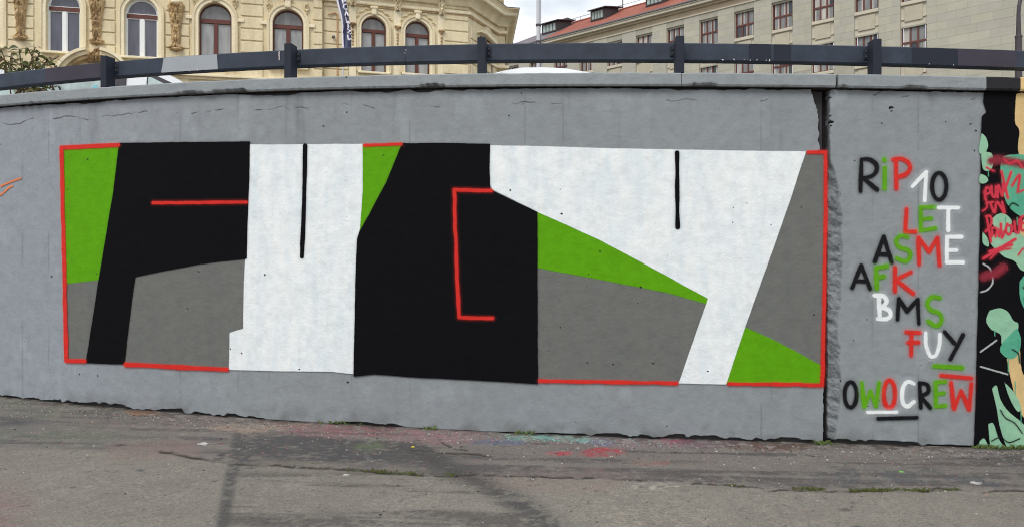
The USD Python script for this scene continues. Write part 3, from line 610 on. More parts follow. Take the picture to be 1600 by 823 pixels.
# chips of old paint and grit on the pavement: what nobody would count, plus a few large flakes
def chip(x, y, s, r, thick=0.003):
    k = 5 + int(r.integers(0, 3)); a = np.sort(r.uniform(0, 2 * np.pi, k)); rad = s * r.uniform(0.55, 1.0, k)
    p = np.stack([x + rad * np.cos(a), y + rad * 0.8 * np.sin(a)], 1)
    z0 = float(zg(x)) + 0.003
    top = np.column_stack([p, z0 + thick + r.uniform(-1, 1, k) * s * 0.12]); bot = np.column_stack([p, np.full(k, z0 - 0.006)])
    v = np.vstack([top, bot, [[x, y, z0 + thick * 1.5]]])
    f = [[i, (i + 1) % k, 2 * k] for i in range(k)] + [[k + i, k + (i + 1) % k, (i + 1) % k] for i in range(k)] + [[k + i, (i + 1) % k, i] for i in range(k)]
    return trimesh.Trimesh(v, f, process=False)
def g_at(px, py):
    d = 7.0
    for _ in range(8):
        X = (px - CX) / F * d; d = F * (CZ - float(zg(X))) / (py - HY)
    return (px - CX) / F * d, d
r1 = np.random.default_rng(21)
CH = {k: mat('flake_' + k, alb(*c, EG), 0.6, 0.3, 0.3, 20) for k, c in (('white', (196, 192, 187)), ('pink', (190, 130, 125)), ('grey', (128, 128, 130)), ('mint', (140, 200, 185)), ('dark', (60, 56, 54)))}
for k, n in (('white', 700), ('pink', 420), ('grey', 620), ('mint', 240), ('dark', 520)):
    ms = []
    while len(ms) < n:
        X = r1.uniform(-7.0, 5.6)
        toe = 0.02 + abs(r1.normal(0, 0.36)) if r1.random() < 0.78 else r1.uniform(0.02, 3.0)
        if k == 'mint':
            X = r1.normal(0.5, 0.8); toe = 0.02 + abs(r1.normal(0, 0.12))
        elif k == 'pink' and r1.random() < 0.6: X = r1.uniform(-2.2, 2.4); toe = 0.02 + abs(r1.normal(0, 0.14))
        elif r1.random() < 0.25: X = r1.normal(-3.2, 0.8); toe = 0.03 + abs(r1.normal(0, 0.16))
        s = min(0.024, 0.003 + abs(r1.normal(0, 0.005)))
        ms.append(chip(X, float(wallY(X)) - toe, s, r1))
    obj('paint_chips', cat(ms), CH[k], label=f'scattered {k} chips of old paint along the foot of the wall', cat='paint chips', kind='stuff')
for (x, y, s, c, lb) in ((318, 694, 0.062, 'white', 'large white paint flake on the pavement below the black stem of the F'), (645, 698, 0.03, 'yellow', 'yellow paint flake on the pavement below the letter C'), (1523, 755, 0.055, 'white', 'white paint flake on the pavement below the word OWOCREW'),
                       (540, 742, 0.035, 'white', 'small white paint flake near the cracked asphalt below the U'), (1408, 737, 0.026, 'green', 'pale green paint flake on the dark asphalt at the right')):
    if c not in CH: CH[c] = mat('flake_' + c, alb(*{'yellow': (232, 205, 60), 'green': (130, 190, 90)}[c], EG), 0.6, 0.3, 0.1, 20)
    X, Y = g_at(x, y)
    obj('paint_flake', chip(X, Y, s, r1, 0.006), CH[c], label=lb, cat='paint flake')
# moss and little weeds in the cracks
def blades(spots, r, h0):
    V, Fc = [], []
    for (X, Y) in spots:
        for _ in range(int(r.integers(3, 7))):
            a = r.uniform(0, 2 * np.pi); h = h0 * r.uniform(0.4, 1.2); w = 0.0035; z = float(zg(X)) - 0.003
            d = np.array([math.cos(a), math.sin(a)]); x, y = X + r.normal(0, .012), Y + r.normal(0, .008); n = len(V)
            V += [(x - d[1] * w, y + d[0] * w, z), (x + d[1] * w, y - d[0] * w, z), (x + d[0] * h * .35, y + d[1] * h * .35, z + h * .7), (x + d[0] * h * .9, y + d[1] * h * .9, z + h * .8)]
            Fc += [(n, n + 1, n + 2), (n, n + 2, n + 3), (n + 1, n + 3, n + 2)]
    return trimesh.Trimesh(V, Fc, process=False)
r2 = np.random.default_rng(5); sp = []
for a, b, n in ((1240, 1290, 40), (1330, 1400, 60), (1400, 1500, 40), (580, 660, 26), (690, 715, 10), (1140, 1160, 8), (540, 600, 14)):
    for _ in range(n):
        x = r2.uniform(a, b); sp.append(g_at(x, float(crack_y(x)) + r2.normal(0, 1.2)))
M['moss'] = mat('moss', alb(92, 98, 56, EG), 0.9, 0.1, 0.3, 30)
obj('moss', blades(sp, r2, 0.022), M['moss'], label='low moss and grass growing along the crack in the asphalt', cat='moss', kind='stuff')
sp = [(X, float(wallY(X)) - 0.015 - abs(r2.normal(0, .012))) for X in [float(w_at(x)) for x in np.concatenate([r2.uniform(500, 600, 6), r2.uniform(660, 680, 6), r2.uniform(800, 830, 8), r2.uniform(1275, 1300, 12), r2.uniform(1520, 1600, 40)])]]
obj('weeds', blades(sp, r2, 0.06), mat('weed_green', alb(96, 112, 62, EG), 0.8, 0.2, 0.3, 20), label='tiny weeds sprouting at the foot of the wall', cat='weeds', kind='stuff')

# ------------------------------------------------------------------ the guard rail on the coping
M['rail'] = mat('rail_grey_paint', alb(50, 57, 69), 0.55, 0.25, 0.28, 5.0, 0.0012, 40)
M['rail_dark'] = mat('rail_dark_paint', alb(38, 42, 52), 0.65, 0.2, 0.08, 3.5, 0.001, 40)
M['rail_grey'] = mat('rail_light_grey_paint', alb(150, 155, 160), 0.6, 0.3, 0.06, 6, 0.001, 40)
M['rail_brown'] = mat('rail_faded_paint', alb(62, 58, 68), 0.65, 0.2, 0.10, 5, 0.001, 40)
M['steel'] = mat('bolt_steel', alb(70, 70, 74), 0.5, 0.5, 0.2, 20)
B_IN, B_DEPTH, B_LO, B_HI = -0.09, 0.11, 0.172, 0.347
def rail_top(px): return np.interp(px, [0, 160, 250, 400, 600, 750, 900, 1050, 1180, 1300, 1400, 1500, 1600], [109.5, 98, 92, 82, 72.5, 68, 65.5, 66, 67.5, 70, 72.5, 76.5, 82])
_bx = np.array([float(w_at(p)) for p in np.arange(0, 1601, 25)]); _bd = wallY(_bx) + 0.09
_bt = CZ + (HY - rail_top(np.arange(0, 1601, 25))) / F * _bd - zt(_bx)
_bp = np.polyfit(_bx, _bt, 2)
def rail_rel(X): return np.polyval(_bp, np.clip(X, -6.6, 5.4))
def sweep(Xs, prof, ztop):
    """a closed (out, height) profile swept along the wall"""
    V = np.stack([WP(Xs, ztop + h, o) for o, h in prof], 1); n, m = V.shape[:2]
    i, j = np.meshgrid(np.arange(n - 1), np.arange(m), indexing='ij'); j2 = (j + 1) % m
    a, b, c, d = i * m + j, (i + 1) * m + j, (i + 1) * m + j2, i * m + j2
    f = np.vstack([np.stack([a, c, b], -1).reshape(-1, 3), np.stack([a, d, c], -1).reshape(-1, 3)])
    caps = []
    for e, fl in ((0, 1), (n - 1, -1)):
        for k in range(1, m - 1): caps.append([e * m, e * m + k, e * m + k + 1][::fl])
    me = trimesh.Trimesh(V.reshape(-1, 3), np.vstack([f, caps]), process=False)
    return me
bh = 0.176; bv = 0.010
beam_prof = [(B_IN, -bv), (B_IN, -bh + bv), (B_IN - bv, -bh), (B_IN - B_DEPTH + bv, -bh), (B_IN - B_DEPTH, -bh + bv), (B_IN - B_DEPTH, -bv), (B_IN - B_DEPTH + bv, 0), (B_IN - bv, 0)]
rail = thing('guard_rail', 'dark grey steel guard rail on short posts along the top of the wall', 'railing')
def xr(a, b, s=0.12): return np.linspace(a, b, max(3, int(abs(b - a) / s) + 1))
bx = [-13.0, float(w_at(629)), float(w_at(1063)), 12.0]
for a, b in zip(bx, bx[1:]):
    Xs = xr(a + 0.002, b - 0.002)
    bm = obj('rail_beam', sweep(Xs, beam_prof, zt(Xs) + rail_rel(Xs)), M['rail'], rail, smooth=35)
    for (p0, p1, s0, s1, mt, lb) in ((243, 331, 5, 2, 'rail_grey', 'light grey painted patch'), (60, 158, 2, 0, 'rail_brown', 'faded patch'), (1174, 1208, 0, 1, 'rail_dark', 'darker touched up patch'), (1213, 1241, 1, -1, 'rail_dark', 'small darker touched up patch'), (1433, 1505, -1, 0, 'rail_dark', 'darker touched up patch'), (1505, 1598, 0, 0, 'rail_brown', 'faded patch')):
        x0, x1 = float(w_at(p0)), float(w_at(p1))
        if not (a < x0 < b): continue
        Xp = xr(x0, x1, 0.06); V = []
        hs = np.linspace(-bv * 0.6, -bh + bv * 0.6, 7)
        for h in hs:
            t = (h / -bh); off = (s0 + (0) * t) / F * 7.8 * (1 - t)
            xx = Xp.copy(); w = np.linspace(1, 0, len(Xp))
            xx = xx + w * off + (1 - w) * s1 / F * 7.8 * t + 0.004 * (n2(Xp, Xp * 0 + h, 20, 2, 7) - 0.5)
            V.append(WP(xx, zt(xx) + rail_rel(xx) + h, B_IN + 0.003))
        V = np.stack(V, 1)
        obj('paint_patch', trimesh.Trimesh(V.reshape(-1, 3), grid_faces(len(Xp), len(hs))[:, ::-1], process=False), M[mt], bm, label=lb)
def rot_box(ext, X, zc, out, bev=0.006):
    """a chamfered box standing square to the wall at X"""
    m = chamfer(ext, bev)
    d = float(wallD(X)); a = math.atan(d)
    m.apply_transform(trimesh.transformations.rotation_matrix(a, [0, 0, 1])); m.apply_translation(WP(X, zc, out)); return m
def chamfer(ext, b):
    x, y, z = np.array(ext) / 2
    pts = []
    for sx_ in (-1, 1):
        for sy in (-1, 1):
            for sz in (-1, 1):
                pts += [(sx_ * (x - b), sy * y, sz * (z - b)), (sx_ * x, sy * (y - b), sz * (z - b)), (sx_ * (x - b), sy * (y - b), sz * z)]
    return trimesh.convex.convex_hull(np.array(pts))
for p in (-175, 166, 452.5, 753, 1061.5, 1368, 1676):
    X = float(w_at(p)); zc0 = float(zt(X)); top = float(rail_rel(X)) + 0.030
    po = obj('rail_post', rot_box((0.082, 0.135, top), X, zc0 + top / 2, -0.0675 + 0.045, 0.005), M['rail_dark'], rail)
    side = 1 if p < 800 else -1
    Xb = X + side * 0.066
    br = obj('bracket', rot_box((0.045, 0.010, 0.10), X + side * 0.058, zc0 + float(rail_rel(X)) - 0.088, B_IN + 0.0065, 0.003), M['rail_dark'], po)
    for dz in (-0.06, -0.11):
        bo = trimesh.creation.cylinder(radius=0.008, height=0.012, sections=6); bo.apply_transform(trimesh.transformations.rotation_matrix(np.pi / 2, [1, 0, 0])); bo.apply_translation(WP(Xb - side * 0.006, zc0 + float(rail_rel(X)) + dz, B_IN + 0.018))
        obj('bolt', bo, M['steel'], po)
M['chip'] = mat('rail_paint_spatter', alb(186, 178, 178), 0.6, 0.3, 0.2, 30)
r3 = np.random.default_rng(77)
spots = [(430, h, 0.010) for h in np.linspace(-0.02, -0.10, 9)] + [(float(p), -bh + 0.012, r3.uniform(0.006, 0.014)) for p in (1132, 1150, 1166, 1176, 1186, 1200, 1206, 1459, 1498, 288, 300, 316)] + [(629, -0.05, 0.008), (629.5, -0.075, 0.010), (1370, -0.03, 0.008)]
for (p, h, s) in spots:
    X = float(w_at(p)) + r3.normal(0, 0.004); a = np.sort(r3.uniform(0, 2 * np.pi, 7))
    xs_, zs_ = X + s * 0.8 * np.cos(a), zt(X) + rail_rel(X) + h + s * np.sin(a)
    v = np.vstack([WP(xs_, zs_, B_IN + 0.005), WP(X, zt(X) + rail_rel(X) + h, B_IN + 0.0065)[None]])
    obj('paint_spatter', trimesh.Trimesh(v, [[i, (i + 1) % 7, 7] for i in range(7)], process=False), M['chip'], rail)
#PART3
# ------------------------------------------------------------------ buildings: tools for a facade
class Face:
    """an upright facade plane: t runs to the right along it, z up, "out" towards the street"""
    def __init__(s, O, d):
        s.O = np.array(O, float); d = np.array(d, float); s.d = d / np.hypot(*d); s.n = np.array([s.d[1], -s.d[0]])
    def t(s, px):
        r = (np.asarray(px, float) - CX) / F                   # ray X = r*Y
        return (s.O[0] - r * s.O[1]) / (r * s.d[1] - s.d[0])
    def z(s, px, py):
        t = s.t(px); Y = s.O[1] + s.d[1] * t
        return CZ + (HY - py) / F * Y
    def P(s, t, z, out=0.0):
        t, z, out = np.broadcast_arrays(np.asarray(t, float), np.asarray(z, float), np.asarray(out, float))
        return np.stack([s.O[0] + s.d[0] * t + s.n[0] * out, s.O[1] + s.d[1] * t + s.n[1] * out, z], -1)
    def pix(s, t, z, out=0.0):
        p = s.P(t, z, out); return CX + F * p[..., 0] / p[..., 1], HY - F * (p[..., 2] - CZ) / p[..., 1]
    def slab(s, poly, o0, o1):
        ms = []
        for g in getattr(poly, 'geoms', [poly]):
            if g.area < 1e-6: continue
            m = trimesh.creation.extrude_polygon(g, o1 - o0, engine='earcut')
            v = m.vertices; ms.append(trimesh.Trimesh(s.P(v[:, 0], v[:, 1], v[:, 2] + o0), m.faces, process=False))
        return cat(ms)
    def box(s, t0, t1, z0, z1, o0, o1, bev=0.0):
        m = chamfer((t1 - t0, z1 - z0, o1 - o0), bev) if bev else trimesh.creation.box((t1 - t0, z1 - z0, o1 - o0))
        v = m.vertices + [(t0 + t1) / 2, (z0 + z1) / 2, (o0 + o1) / 2]
        return trimesh.Trimesh(s.P(v[:, 0], v[:, 1], v[:, 2]), m.faces, process=False)
def arch(tc, hw, z0, zs, n=20):
    a = np.linspace(0, np.pi, n)
    return Polygon([(tc - hw, z0)] + [(tc + hw, z0)] + [(tc + hw * math.cos(x), zs + hw * math.sin(x)) for x in a])
def stained(name, col, dirt, amt=0.35):
    """render with rain-dirt that gathers in streaks"""
    nodes = {'g': ('geometry', {}), 'mp': ('mapping', {'scale': (1.6, 1.6, 0.35)}), 'n': ('noise_texture', {'scale': 1.3, 'detail': 6.0, 'roughness': 0.65}), 'n2': ('noise_texture', {'scale': 14.0, 'detail': 4.0}),
             'r': ('rgb_ramp', {'ramp': [(0.42, (0, 0, 0)), (0.72, (amt, amt, amt))]}), 'm': ('mix_color', {'a': tuple(col), 'b': tuple(dirt)}), 'rv': ('rgb_ramp', {'ramp': [(0.3, (0.93, 0.93, 0.93)), (0.7, (1.06, 1.06, 1.05))]}),
             'mu': ('mix_color', {'blend_type': 'multiply', 'fac': 1.0}), 'b': ('bump', {'strength': 0.5, 'distance': 0.02}), 'p': ('principled_bsdf', {'roughness': 0.85, 'specular_ior_level': 0.2})}
    return usdkit.material(stage, '/World/Looks/' + name, nodes, [('g.position', 'mp.vector'), ('mp.vector', 'n.vector'), ('g.position', 'n2.vector'), ('n.fac', 'r.fac'), ('r.color', 'm.fac') if False else ('n.fac', 'r.fac'),
        ('m.result', 'mu.a'), ('n2.fac', 'rv.fac'), ('rv.color', 'mu.b'), ('mu.result', 'p.base_color'), ('n2.fac', 'b.height'), ('b.normal', 'p.normal'), ('bw.val', 'm.fac'), ('r.color', 'bw.color')], surface='p.BSDF') if nodes.setdefault('bw', ('rgb_to_bw', {})) else None
def glass(name, col, rough=0.08):
    nodes = {'g': ('geometry', {}), 'mp': ('mapping', {'scale': (3, 3, 0.5)}), 'n': ('noise_texture', {'scale': 2.0, 'detail': 3.0}), 'r': ('rgb_ramp', {'ramp': [(0.3, tuple(np.array(col) * 0.75)), (0.7, tuple(np.array(col) * 1.2))]}),
             'p': ('principled_bsdf', {'roughness': rough, 'specular_ior_level': 0.5, 'coat_weight': 0.3})}
    return usdkit.material(stage, '/World/Looks/' + name, nodes, [('g.position', 'mp.vector'), ('mp.vector', 'n.vector'), ('n.fac', 'r.fac'), ('r.color', 'p.base_color')], surface='p.BSDF')
M['cream'] = stained('cream_render', alb(220, 206, 172), alb(166, 142, 108), 0.5)
M['cream_lt'] = stained('pale_cream_moulding', alb(230, 218, 188), alb(190, 165, 125), 0.35)
M['cream_dk'] = stained('weathered_ornament', alb(196, 170, 128), alb(104, 76, 54), 0.95)
M['brown'] = mat('brown_window_paint', alb(92, 46, 36), 0.5, 0.4, 0.12, 8)
M['whitef'] = mat('white_window_paint', alb(226, 228, 226), 0.5, 0.4, 0.05, 8)
M['pane_dark'] = glass('dark_window_pane', alb(84, 84, 96)); M['pane_net'] = glass('curtained_window_pane', alb(150, 150, 150))
M['flash'] = mat('zinc_flashing', alb(96, 96, 100), 0.5, 0.5, 0.1, 6)

tanA = 5370 / F; dA = (tanA, 1.0)
A = Face(((98 - CX) / F * 30.0, 30.0), dA)
tA1 = float(A.t(504)); tA0 = float(A.t(-330))
pA = A.P(tA1, 0)[:2]
YB = pA[1] + 0.22; Bf = Face(((504 - CX) / F * YB, YB), (4000 / F, 1.0))
tB1 = float(Bf.t(732.5)); pB = Bf.P(tB1, 0)[:2]
Cf = Face(pB, (560 / F, 1.0)); tC1 = float(Cf.t(777)); pC = Cf.P(tC1, 0)[:2]
Df = Face(pC, (5370 / F, 1.0)); tD1 = float(Df.t(789)); pD = Df.P(tD1, 0)[:2]
cream = thing('apartment_building', 'cream stucco building with arched windows, rustication and carved ornaments', 'building')
GZ = 3.0; ZTOP = float(Cf.z(745, -4)) 
def window_arched(fc, xl, xr_, ytop, ysill, frame, pane, white):
    tl, tr = float(fc.t(xl)), float(fc.t(xr_)); tc, hw = (tl + tr) / 2, (tr - tl) / 2
    xm = (xl + xr_) / 2
    ztop = float(fc.z(xm, ytop)); zs = ztop - hw; z0 = float(fc.z(xm, ysill))
    op = arch(tc, hw, z0, zs)
    bw = hw * 0.085
    w = UsdGeom.Xform.Define(stage, pth(cream) + '/' + numbered(pth(cream), 'window')).GetPrim()
    inner = op.buffer(-bw)
    th = hw * 0.26                                              # transom at the springing
    obj('frame', fc.slab(op.difference(inner), -0.24, -0.15), frame, w)
    obj('transom', fc.box(tc - hw + bw, tc + hw - bw, zs - th, zs, -0.23, -0.13), M['brown'], w)
    mul = hw * 0.10
    up = inner.intersection(sbox(tc - 9, zs + 0.001, tc + 9, 99)); lo = inner.intersection(sbox(tc - 9, 0, tc + 9, zs - th))
    mull = hw * (0.105 if white else 0.115)
    obj('mullion', fc.box(tc - mull, tc + mull, z0 + bw, zs - th, -0.23, -0.14), M['whitef'] if white else M['brown'], w)
    obj('pane', fc.slab(up, -0.22, -0.20), pane if white else M['pane_dark2'], w)
    sash = hw * 0.055
    for a, b in ((tc - hw + bw, tc - mull), (tc + mull, tc + hw - bw)):
        pl = sbox(a, z0 + bw, b, zs - th)
        if white: obj('sash', fc.slab(pl.difference(pl.buffer(-sash, join_style=2)), -0.22, -0.16), M['whitef'], w)
        obj('pane', fc.slab(pl.buffer(-sash * 0.5, join_style=2), -0.22, -0.20), pane, w)
    if white:
        ring = up.difference(up.buffer(-sash)); obj('sash', fc.slab(ring, -0.22, -0.165), M['whitef'], w)
    # stone surround: stepped archivolt, jambs, sill, keystone
    for o0, wd, (u0, u1) in ((0.0, 1.17, (-0.2, 0.05)), (0.0, 1.34, (0.0, 0.035)), (0.0, 1.40, (0.0, 0.065))):
        pass
    r1_, r2_, r3_ = hw * 1.01, hw * 1.22, hw * 1.38
    ringp = lambda a, b: arch(tc, b, z0, zs, 28).difference(arch(tc, a, z0 - 1, zs, 28))
    ar = obj('archivolt', fc.slab(ringp(r1_, r2_), 0.0, 0.07), M['cream_lt'], cream)
    obj('outer_moulding', fc.slab(ringp(r2_ + 0.004, r3_), 0.0, 0.11), M['cream'], ar)
    sl = obj('sill', fc.box(tc - hw * 1.3, tc + hw * 1.3, z0 - 0.09, z0 - 0.002, 0.0, 0.17, 0.015), M['cream_lt'], w)
    k = hw * 0.2
    key = obj('keystone', cat([fc.box(tc - k, tc + k, ztop + 0.02, ztop + hw * 0.62, 0.002, 0.19, 0.03), fc.box(tc - k * 1.5, tc + k * 1.5, ztop + hw * 0.5, ztop + hw * 0.72, 0.002, 0.22, 0.03)]), M['cream_lt'], cream)
    return op, tc, hw, zs, z0, ztop
def lump(fc, t0, t1, z0, z1, depth, seed, profile, m=None, nt=11, nz=30, amp=0.5, name='carved_drop', label=None, o0=0.0):
    """a carved relief: a bulging, tapering body with lumpy foliage"""
    U, V = np.meshgrid(np.linspace(-1, 1, nt), np.linspace(0, 1, nz), indexing='ij')
    wd = np.interp(V, *zip(*profile))
    T = (t0 + t1) / 2 + U * wd * (t1 - t0) / 2; Z = z0 + (z1 - z0) * V
    rl = sstep(n2(np.abs(U) * 1.5 + 5, V * (z1 - z0) / (t1 - t0) * 1.5, 4.2, 4, seed), 0.25, 0.75)
    O = o0 + depth * np.sqrt(np.clip(1 - U ** 2, 0, 1)) * wd * (1 - amp + 2 * amp * rl) - 0.004
    obj(name, trimesh.Trimesh(fc.P(T, Z, O).reshape(-1, 3), grid_faces(nt, nz), process=False), m or M['cream_dk'], cream, smooth=40, label=label)
M['pane_dark2'] = glass('lunette_pane', alb(120, 118, 116))
holesA, holesB = [], []
winA, winB = [], []
for xl, xr_, yt, ys, wh in ((-180, -128, -44, 62, 1), (-52, 1, -28, 72, 1), (72.5, 125.5, -14, 82, 1), (194.5, 247, -2.5, 90, 1), (310.5, 362, 5, 98, 0), (426, 474, 15, 105.5, 0)):
    if xl < -60: continue
    w = window_arched(A, xl, xr_, yt, ys, M['whitef'] if wh else M['brown'], M['pane_dark'] if wh else M['pane_net'], wh)
    holesA.append(w[0]); winA.append(w)
for xl, xr_, yt, ys in ((564.5, 603.5, 26, 113.5), (633, 671.5, 33, 116.5)):
    w = window_arched(Bf, xl, xr_, yt, ys, M['brown'], M['pane_net'], 0)
    holesB.append(w[0]); winB.append(w)
wallpoly = lambda t0, t1, holes: sbox(t0, GZ - 0.6, t1, ZTOP + 0.2).difference(union_all(holes)) if holes else sbox(t0, GZ - 0.6, t1, ZTOP + 0.2)
obj('wall', A.slab(wallpoly(tA0, tA1, holesA), -0.4, 0.0), M['cream'], cream)
obj('wall', Bf.slab(wallpoly(0.0, tB1, holesB), -0.4, 0.0), M['cream'], cream)
obj('wall', Cf.slab(wallpoly(0.0, tC1, []), -0.4, 0.0), M['cream'], cream)
obj('wall', Df.slab(wallpoly(0.0, tD1, []), -0.4, 0.0), M['cream'], cream)
pE = pD + np.array([-0.06, 1.0]) * 14
Ef = Face(pD, pE - pD)
obj('wall', Ef.slab(sbox(0, GZ - 0.6, 14, ZTOP + 0.2), -0.4, -0.002), M['cream'], cream)
# rusticated bands between the windows
def bands(fc, x0, x1, xref, ys, out=0.05, gap=0.055, lbl=None):
    t0, t1 = float(fc.t(x0)), float(fc.t(x1))
    zs = sorted(float(fc.z(xref, y)) for y in ys)
    for a, b in zip(zs, zs[1:]):
        obj('rusticated_band', fc.box(t0, t1, a + gap / 2, b - gap / 2, 0.0, out, 0.018), M['cream'], cream)
gro = lambda y0, p, n: [y0 + p * i for i in range(n)]
bands(A, 376, 411, 393, gro(-30, 19, 9))
bands(A, 489.5, 503.5, 496, gro(-24, 19, 9))
for x0, x1, xr0 in ((12, 53, 32), (140, 180, 160), (259, 296, 277)):
    bands(A, x0, x1, xr0, gro(-25.5 + (xr0 - 160) * 0.05, 19.2, 9))
bands(Bf, 505, 544, 525, gro(-26, 19.3, 9))
bands(Bf, 691.5, 731.5, 711, gro(-1, 16.9, 8))
bands(Cf, 735, 775, 745, gro(48, 19, 5))
# carved drops on the piers, corbels and garlands
PROF = [(0, 0.0), (0.04, 0.55), (0.10, 0.95), (0.16, 0.45), (0.25, 0.55), (0.5, 0.62), (0.75, 0.8), (0.92, 1.0), (1.0, 0.7)]
for i, (x, y0, y1) in enumerate(((33, -14, 66), (152, -6, 73), (275.5, 4, 83))):
    lump(A, float(A.t(x - 14)), float(A.t(x + 14)), float(A.z(x, y1)), float(A.z(x, y0)), 0.20, 300 + i, PROF, label='brown stained carved drop', nt=15, nz=44, amp=0.75, o0=0.05)
    s = trimesh.creation.icosphere(2, 0.13); s.apply_scale((1.3, 1, 0.8)); s.apply_translation(A.P(float(A.t(x)), float(A.z(x, y0 + 2)), 0.2))
    obj('carved_boss', s, M['cream_lt'], cream, smooth=True)
    s = trimesh.creation.icosphere(2, 0.10); s.apply_scale((2.6, 1, 0.55)); s.apply_translation(A.P(float(A.t(x)), float(A.z(x, y1 - 5)), 0.13))
    obj('carved_bowl', s, M['cream_dk'], cream, smooth=True)
CON = [(0, 0.55), (0.15, 0.8), (0.3, 0.6), (0.45, 0.95), (0.8, 1.0), (1, 0.9)]
for i, (x, yc, y1, y2, y3) in enumerate(((551, 2, 11, 37, 46), (621, 4, 18.5, 42, 50), (689.5, 8, 25, 48.5, 56))):
    t = float(Bf.t(x)); hw = 0.21
    lump(Bf, t - hw, t + hw, float(Bf.z(x, y1)), float(Bf.z(x, yc - 22)), 0.30, 320 + i, CON, m=M['cream_lt'], name='carved_console', nt=13, nz=30, amp=0.6)
    obj('pilaster', Bf.box(t - 0.15, t + 0.15, float(Bf.z(x, 130)), float(Bf.z(x, y1 - 1)), 0.001, 0.035, 0.01), M['cream_lt'], cream)
    obj('corbel_cap', Bf.box(t - 0.14, t + 0.14, float(Bf.z(x, y2 + 2.2)), float(Bf.z(x, y2)), 0.034, 0.17, 0.01), M['cream_dk'], cream)
    lump(Bf, t - 0.11, t + 0.11, float(Bf.z(x, y3)), float(Bf.z(x, y2 + 2)), 0.14, 330 + i, [(0, .15), (.5, .6), (1, 1)], name='corbel', nt=9, nz=8, o0=0.03)
    for j in range(5):
        b = trimesh.creation.icosphere(1, 0.055 - 0.004 * j); b.apply_scale((1.1, 0.7, 1.3)); b.apply_translation(Bf.P(t, float(Bf.z(x, y3 + 4 + 5 * j)), 0.05))
        obj('carved_bud', b, M['cream_dk'], cream, smooth=True)
def garland(fc, w, rr, seed):
    r = np.random.default_rng(seed); _, tc, hw, zs, z0, ztop = w
    for s in (-1, 1):
        for k in range(8):
            a = np.pi / 2 + s * (0.30 + 0.105 * k)
            R_ = hw * (rr + 0.05 * math.sin(k * 1.7) + 0.05 * k / 8)
            b = trimesh.creation.icosphere(1, hw * (0.085 + 0.02 * math.sin(k * 2.3))); b.apply_scale((1.25, 0.8, 0.9)); b.apply_translation(fc.P(tc + R_ * math.cos(a), zs + R_ * math.sin(a), 0.03))
            obj('garland_leaf', b, M['cream'], cream, smooth=True)
for i, w in enumerate(winB): garland(Bf, w, 1.62, 40 + i)
for i, w in enumerate(winA[-2:]):
    _, tc, hw, zs, z0, ztop = w
    for s in (-1, 1):
        lump(A, tc + s * hw * 1.22 - hw * 0.22, tc + s * hw * 1.22 + hw * 0.22, zs + hw * 0.72, zs + hw * 1.5, 0.10, 360 + i * 2 + s, [(0, .3), (.4, .8), (.7, 1), (1, .6)], m=M['cream'], name='spandrel_carving', nt=12, nz=14, amp=0.9)
# imposts by the arches
for (fc, w) in [(A, w) for w in winA[-2:]]:
    _, tc, hw, zs, z0, ztop = w
    for s in (-1, 1): obj('impost', fc.box(tc + s * hw * 1.52 - 0.16, tc + s * hw * 1.52 + 0.16, zs - 0.10, zs + 0.03, 0.0, 0.10, 0.012), M['cream_lt'], cream)
# string courses and the main cornice wrap round the building
foot = Polygon([tuple(A.P(tA0, 0)[:2]), tuple(pA), tuple(Bf.P(0, 0)[:2]), tuple(pB), tuple(pC), tuple(pD), tuple(pE), tuple(A.P(tA0, 0)[:2] + np.array([-3, 20]))]).buffer(0)
def course(z0, z1, out, name, m, inner=-0.3):
    ring = foot.buffer(out, join_style=2).difference(foot.buffer(inner, join_style=2))
    e = trimesh.creation.extrude_polygon(ring, z1 - z0, engine='earcut'); e.apply_translation((0, 0, z0))
    obj(name, e, m, cream)
zc = lambda y, x=745: float(Cf.z(x, y))
zB = float(Bf.z(715, 14.5))
z_str = float(Cf.z(760, 42.5))
CORN = [np.array(q) for q in (A.P(tA0, 0)[:2], pA, Bf.P(0, 0)[:2], pB, pC, pD, pE)]
def offset_line(o):
    out = []
    for i, q in enumerate(CORN):
        ns = []
        for a_, b_ in ((i - 1, i), (i, i + 1)):
            if 0 <= a_ and b_ < len(CORN):
                d_ = CORN[b_] - CORN[a_]; d_ = d_ / np.hypot(*d_); ns.append(np.array([d_[1], -d_[0]]))
        m_ = sum(ns); k_ = len(ns) and 2 * o / (m_ @ m_) if len(ns) == 2 else o
        k_ = min(k_, 2.5 * o) if o > 0 else k_
        out.append(q + m_ * k_)
    return np.array(out)
def moulding(prof, name, m, smooth=40):
    """a (out, z) profile run round the building with mitred corners"""
    V = []
    for (o, z) in prof:
        L_ = offset_line(o); V.append(np.column_stack([L_, np.full(len(L_), z)]))
    V = np.stack(V, 1)                                            # corner, profile point
    n_, m_ = V.shape[:2]
    obj(name, trimesh.Trimesh(V.reshape(-1, 3), grid_faces(n_, m_), process=False), m, cream, smooth=smooth)
zk = z_str + 0.50
moulding([(-0.02, z_str - 0.07), (0.06, z_str - 0.07), (0.06, z_str), (-0.02, z_str)], 'string_course', M['cream_dk'], 30)
moulding([(-0.02, z_str), (0.10, z_str), (0.13, z_str + 0.03), (0.13, z_str + 0.10), (0.09, z_str + 0.14), (-0.02, z_str + 0.14)], 'string_course', M['cream_lt'], 30)
moulding([(-0.02, zk - 0.16), (0.12, zk - 0.16), (0.17, zk - 0.10), (0.17, zk - 0.02)] + [(0.17 + 0.33 * (1 - math.cos(a_)), zk - 0.02 + 0.24 * math.sin(a_)) for a_ in np.linspace(0.1, np.pi / 2, 8)] + [(0.50, zk + 0.23)], 'bed_moulding', M['cream'], 35)
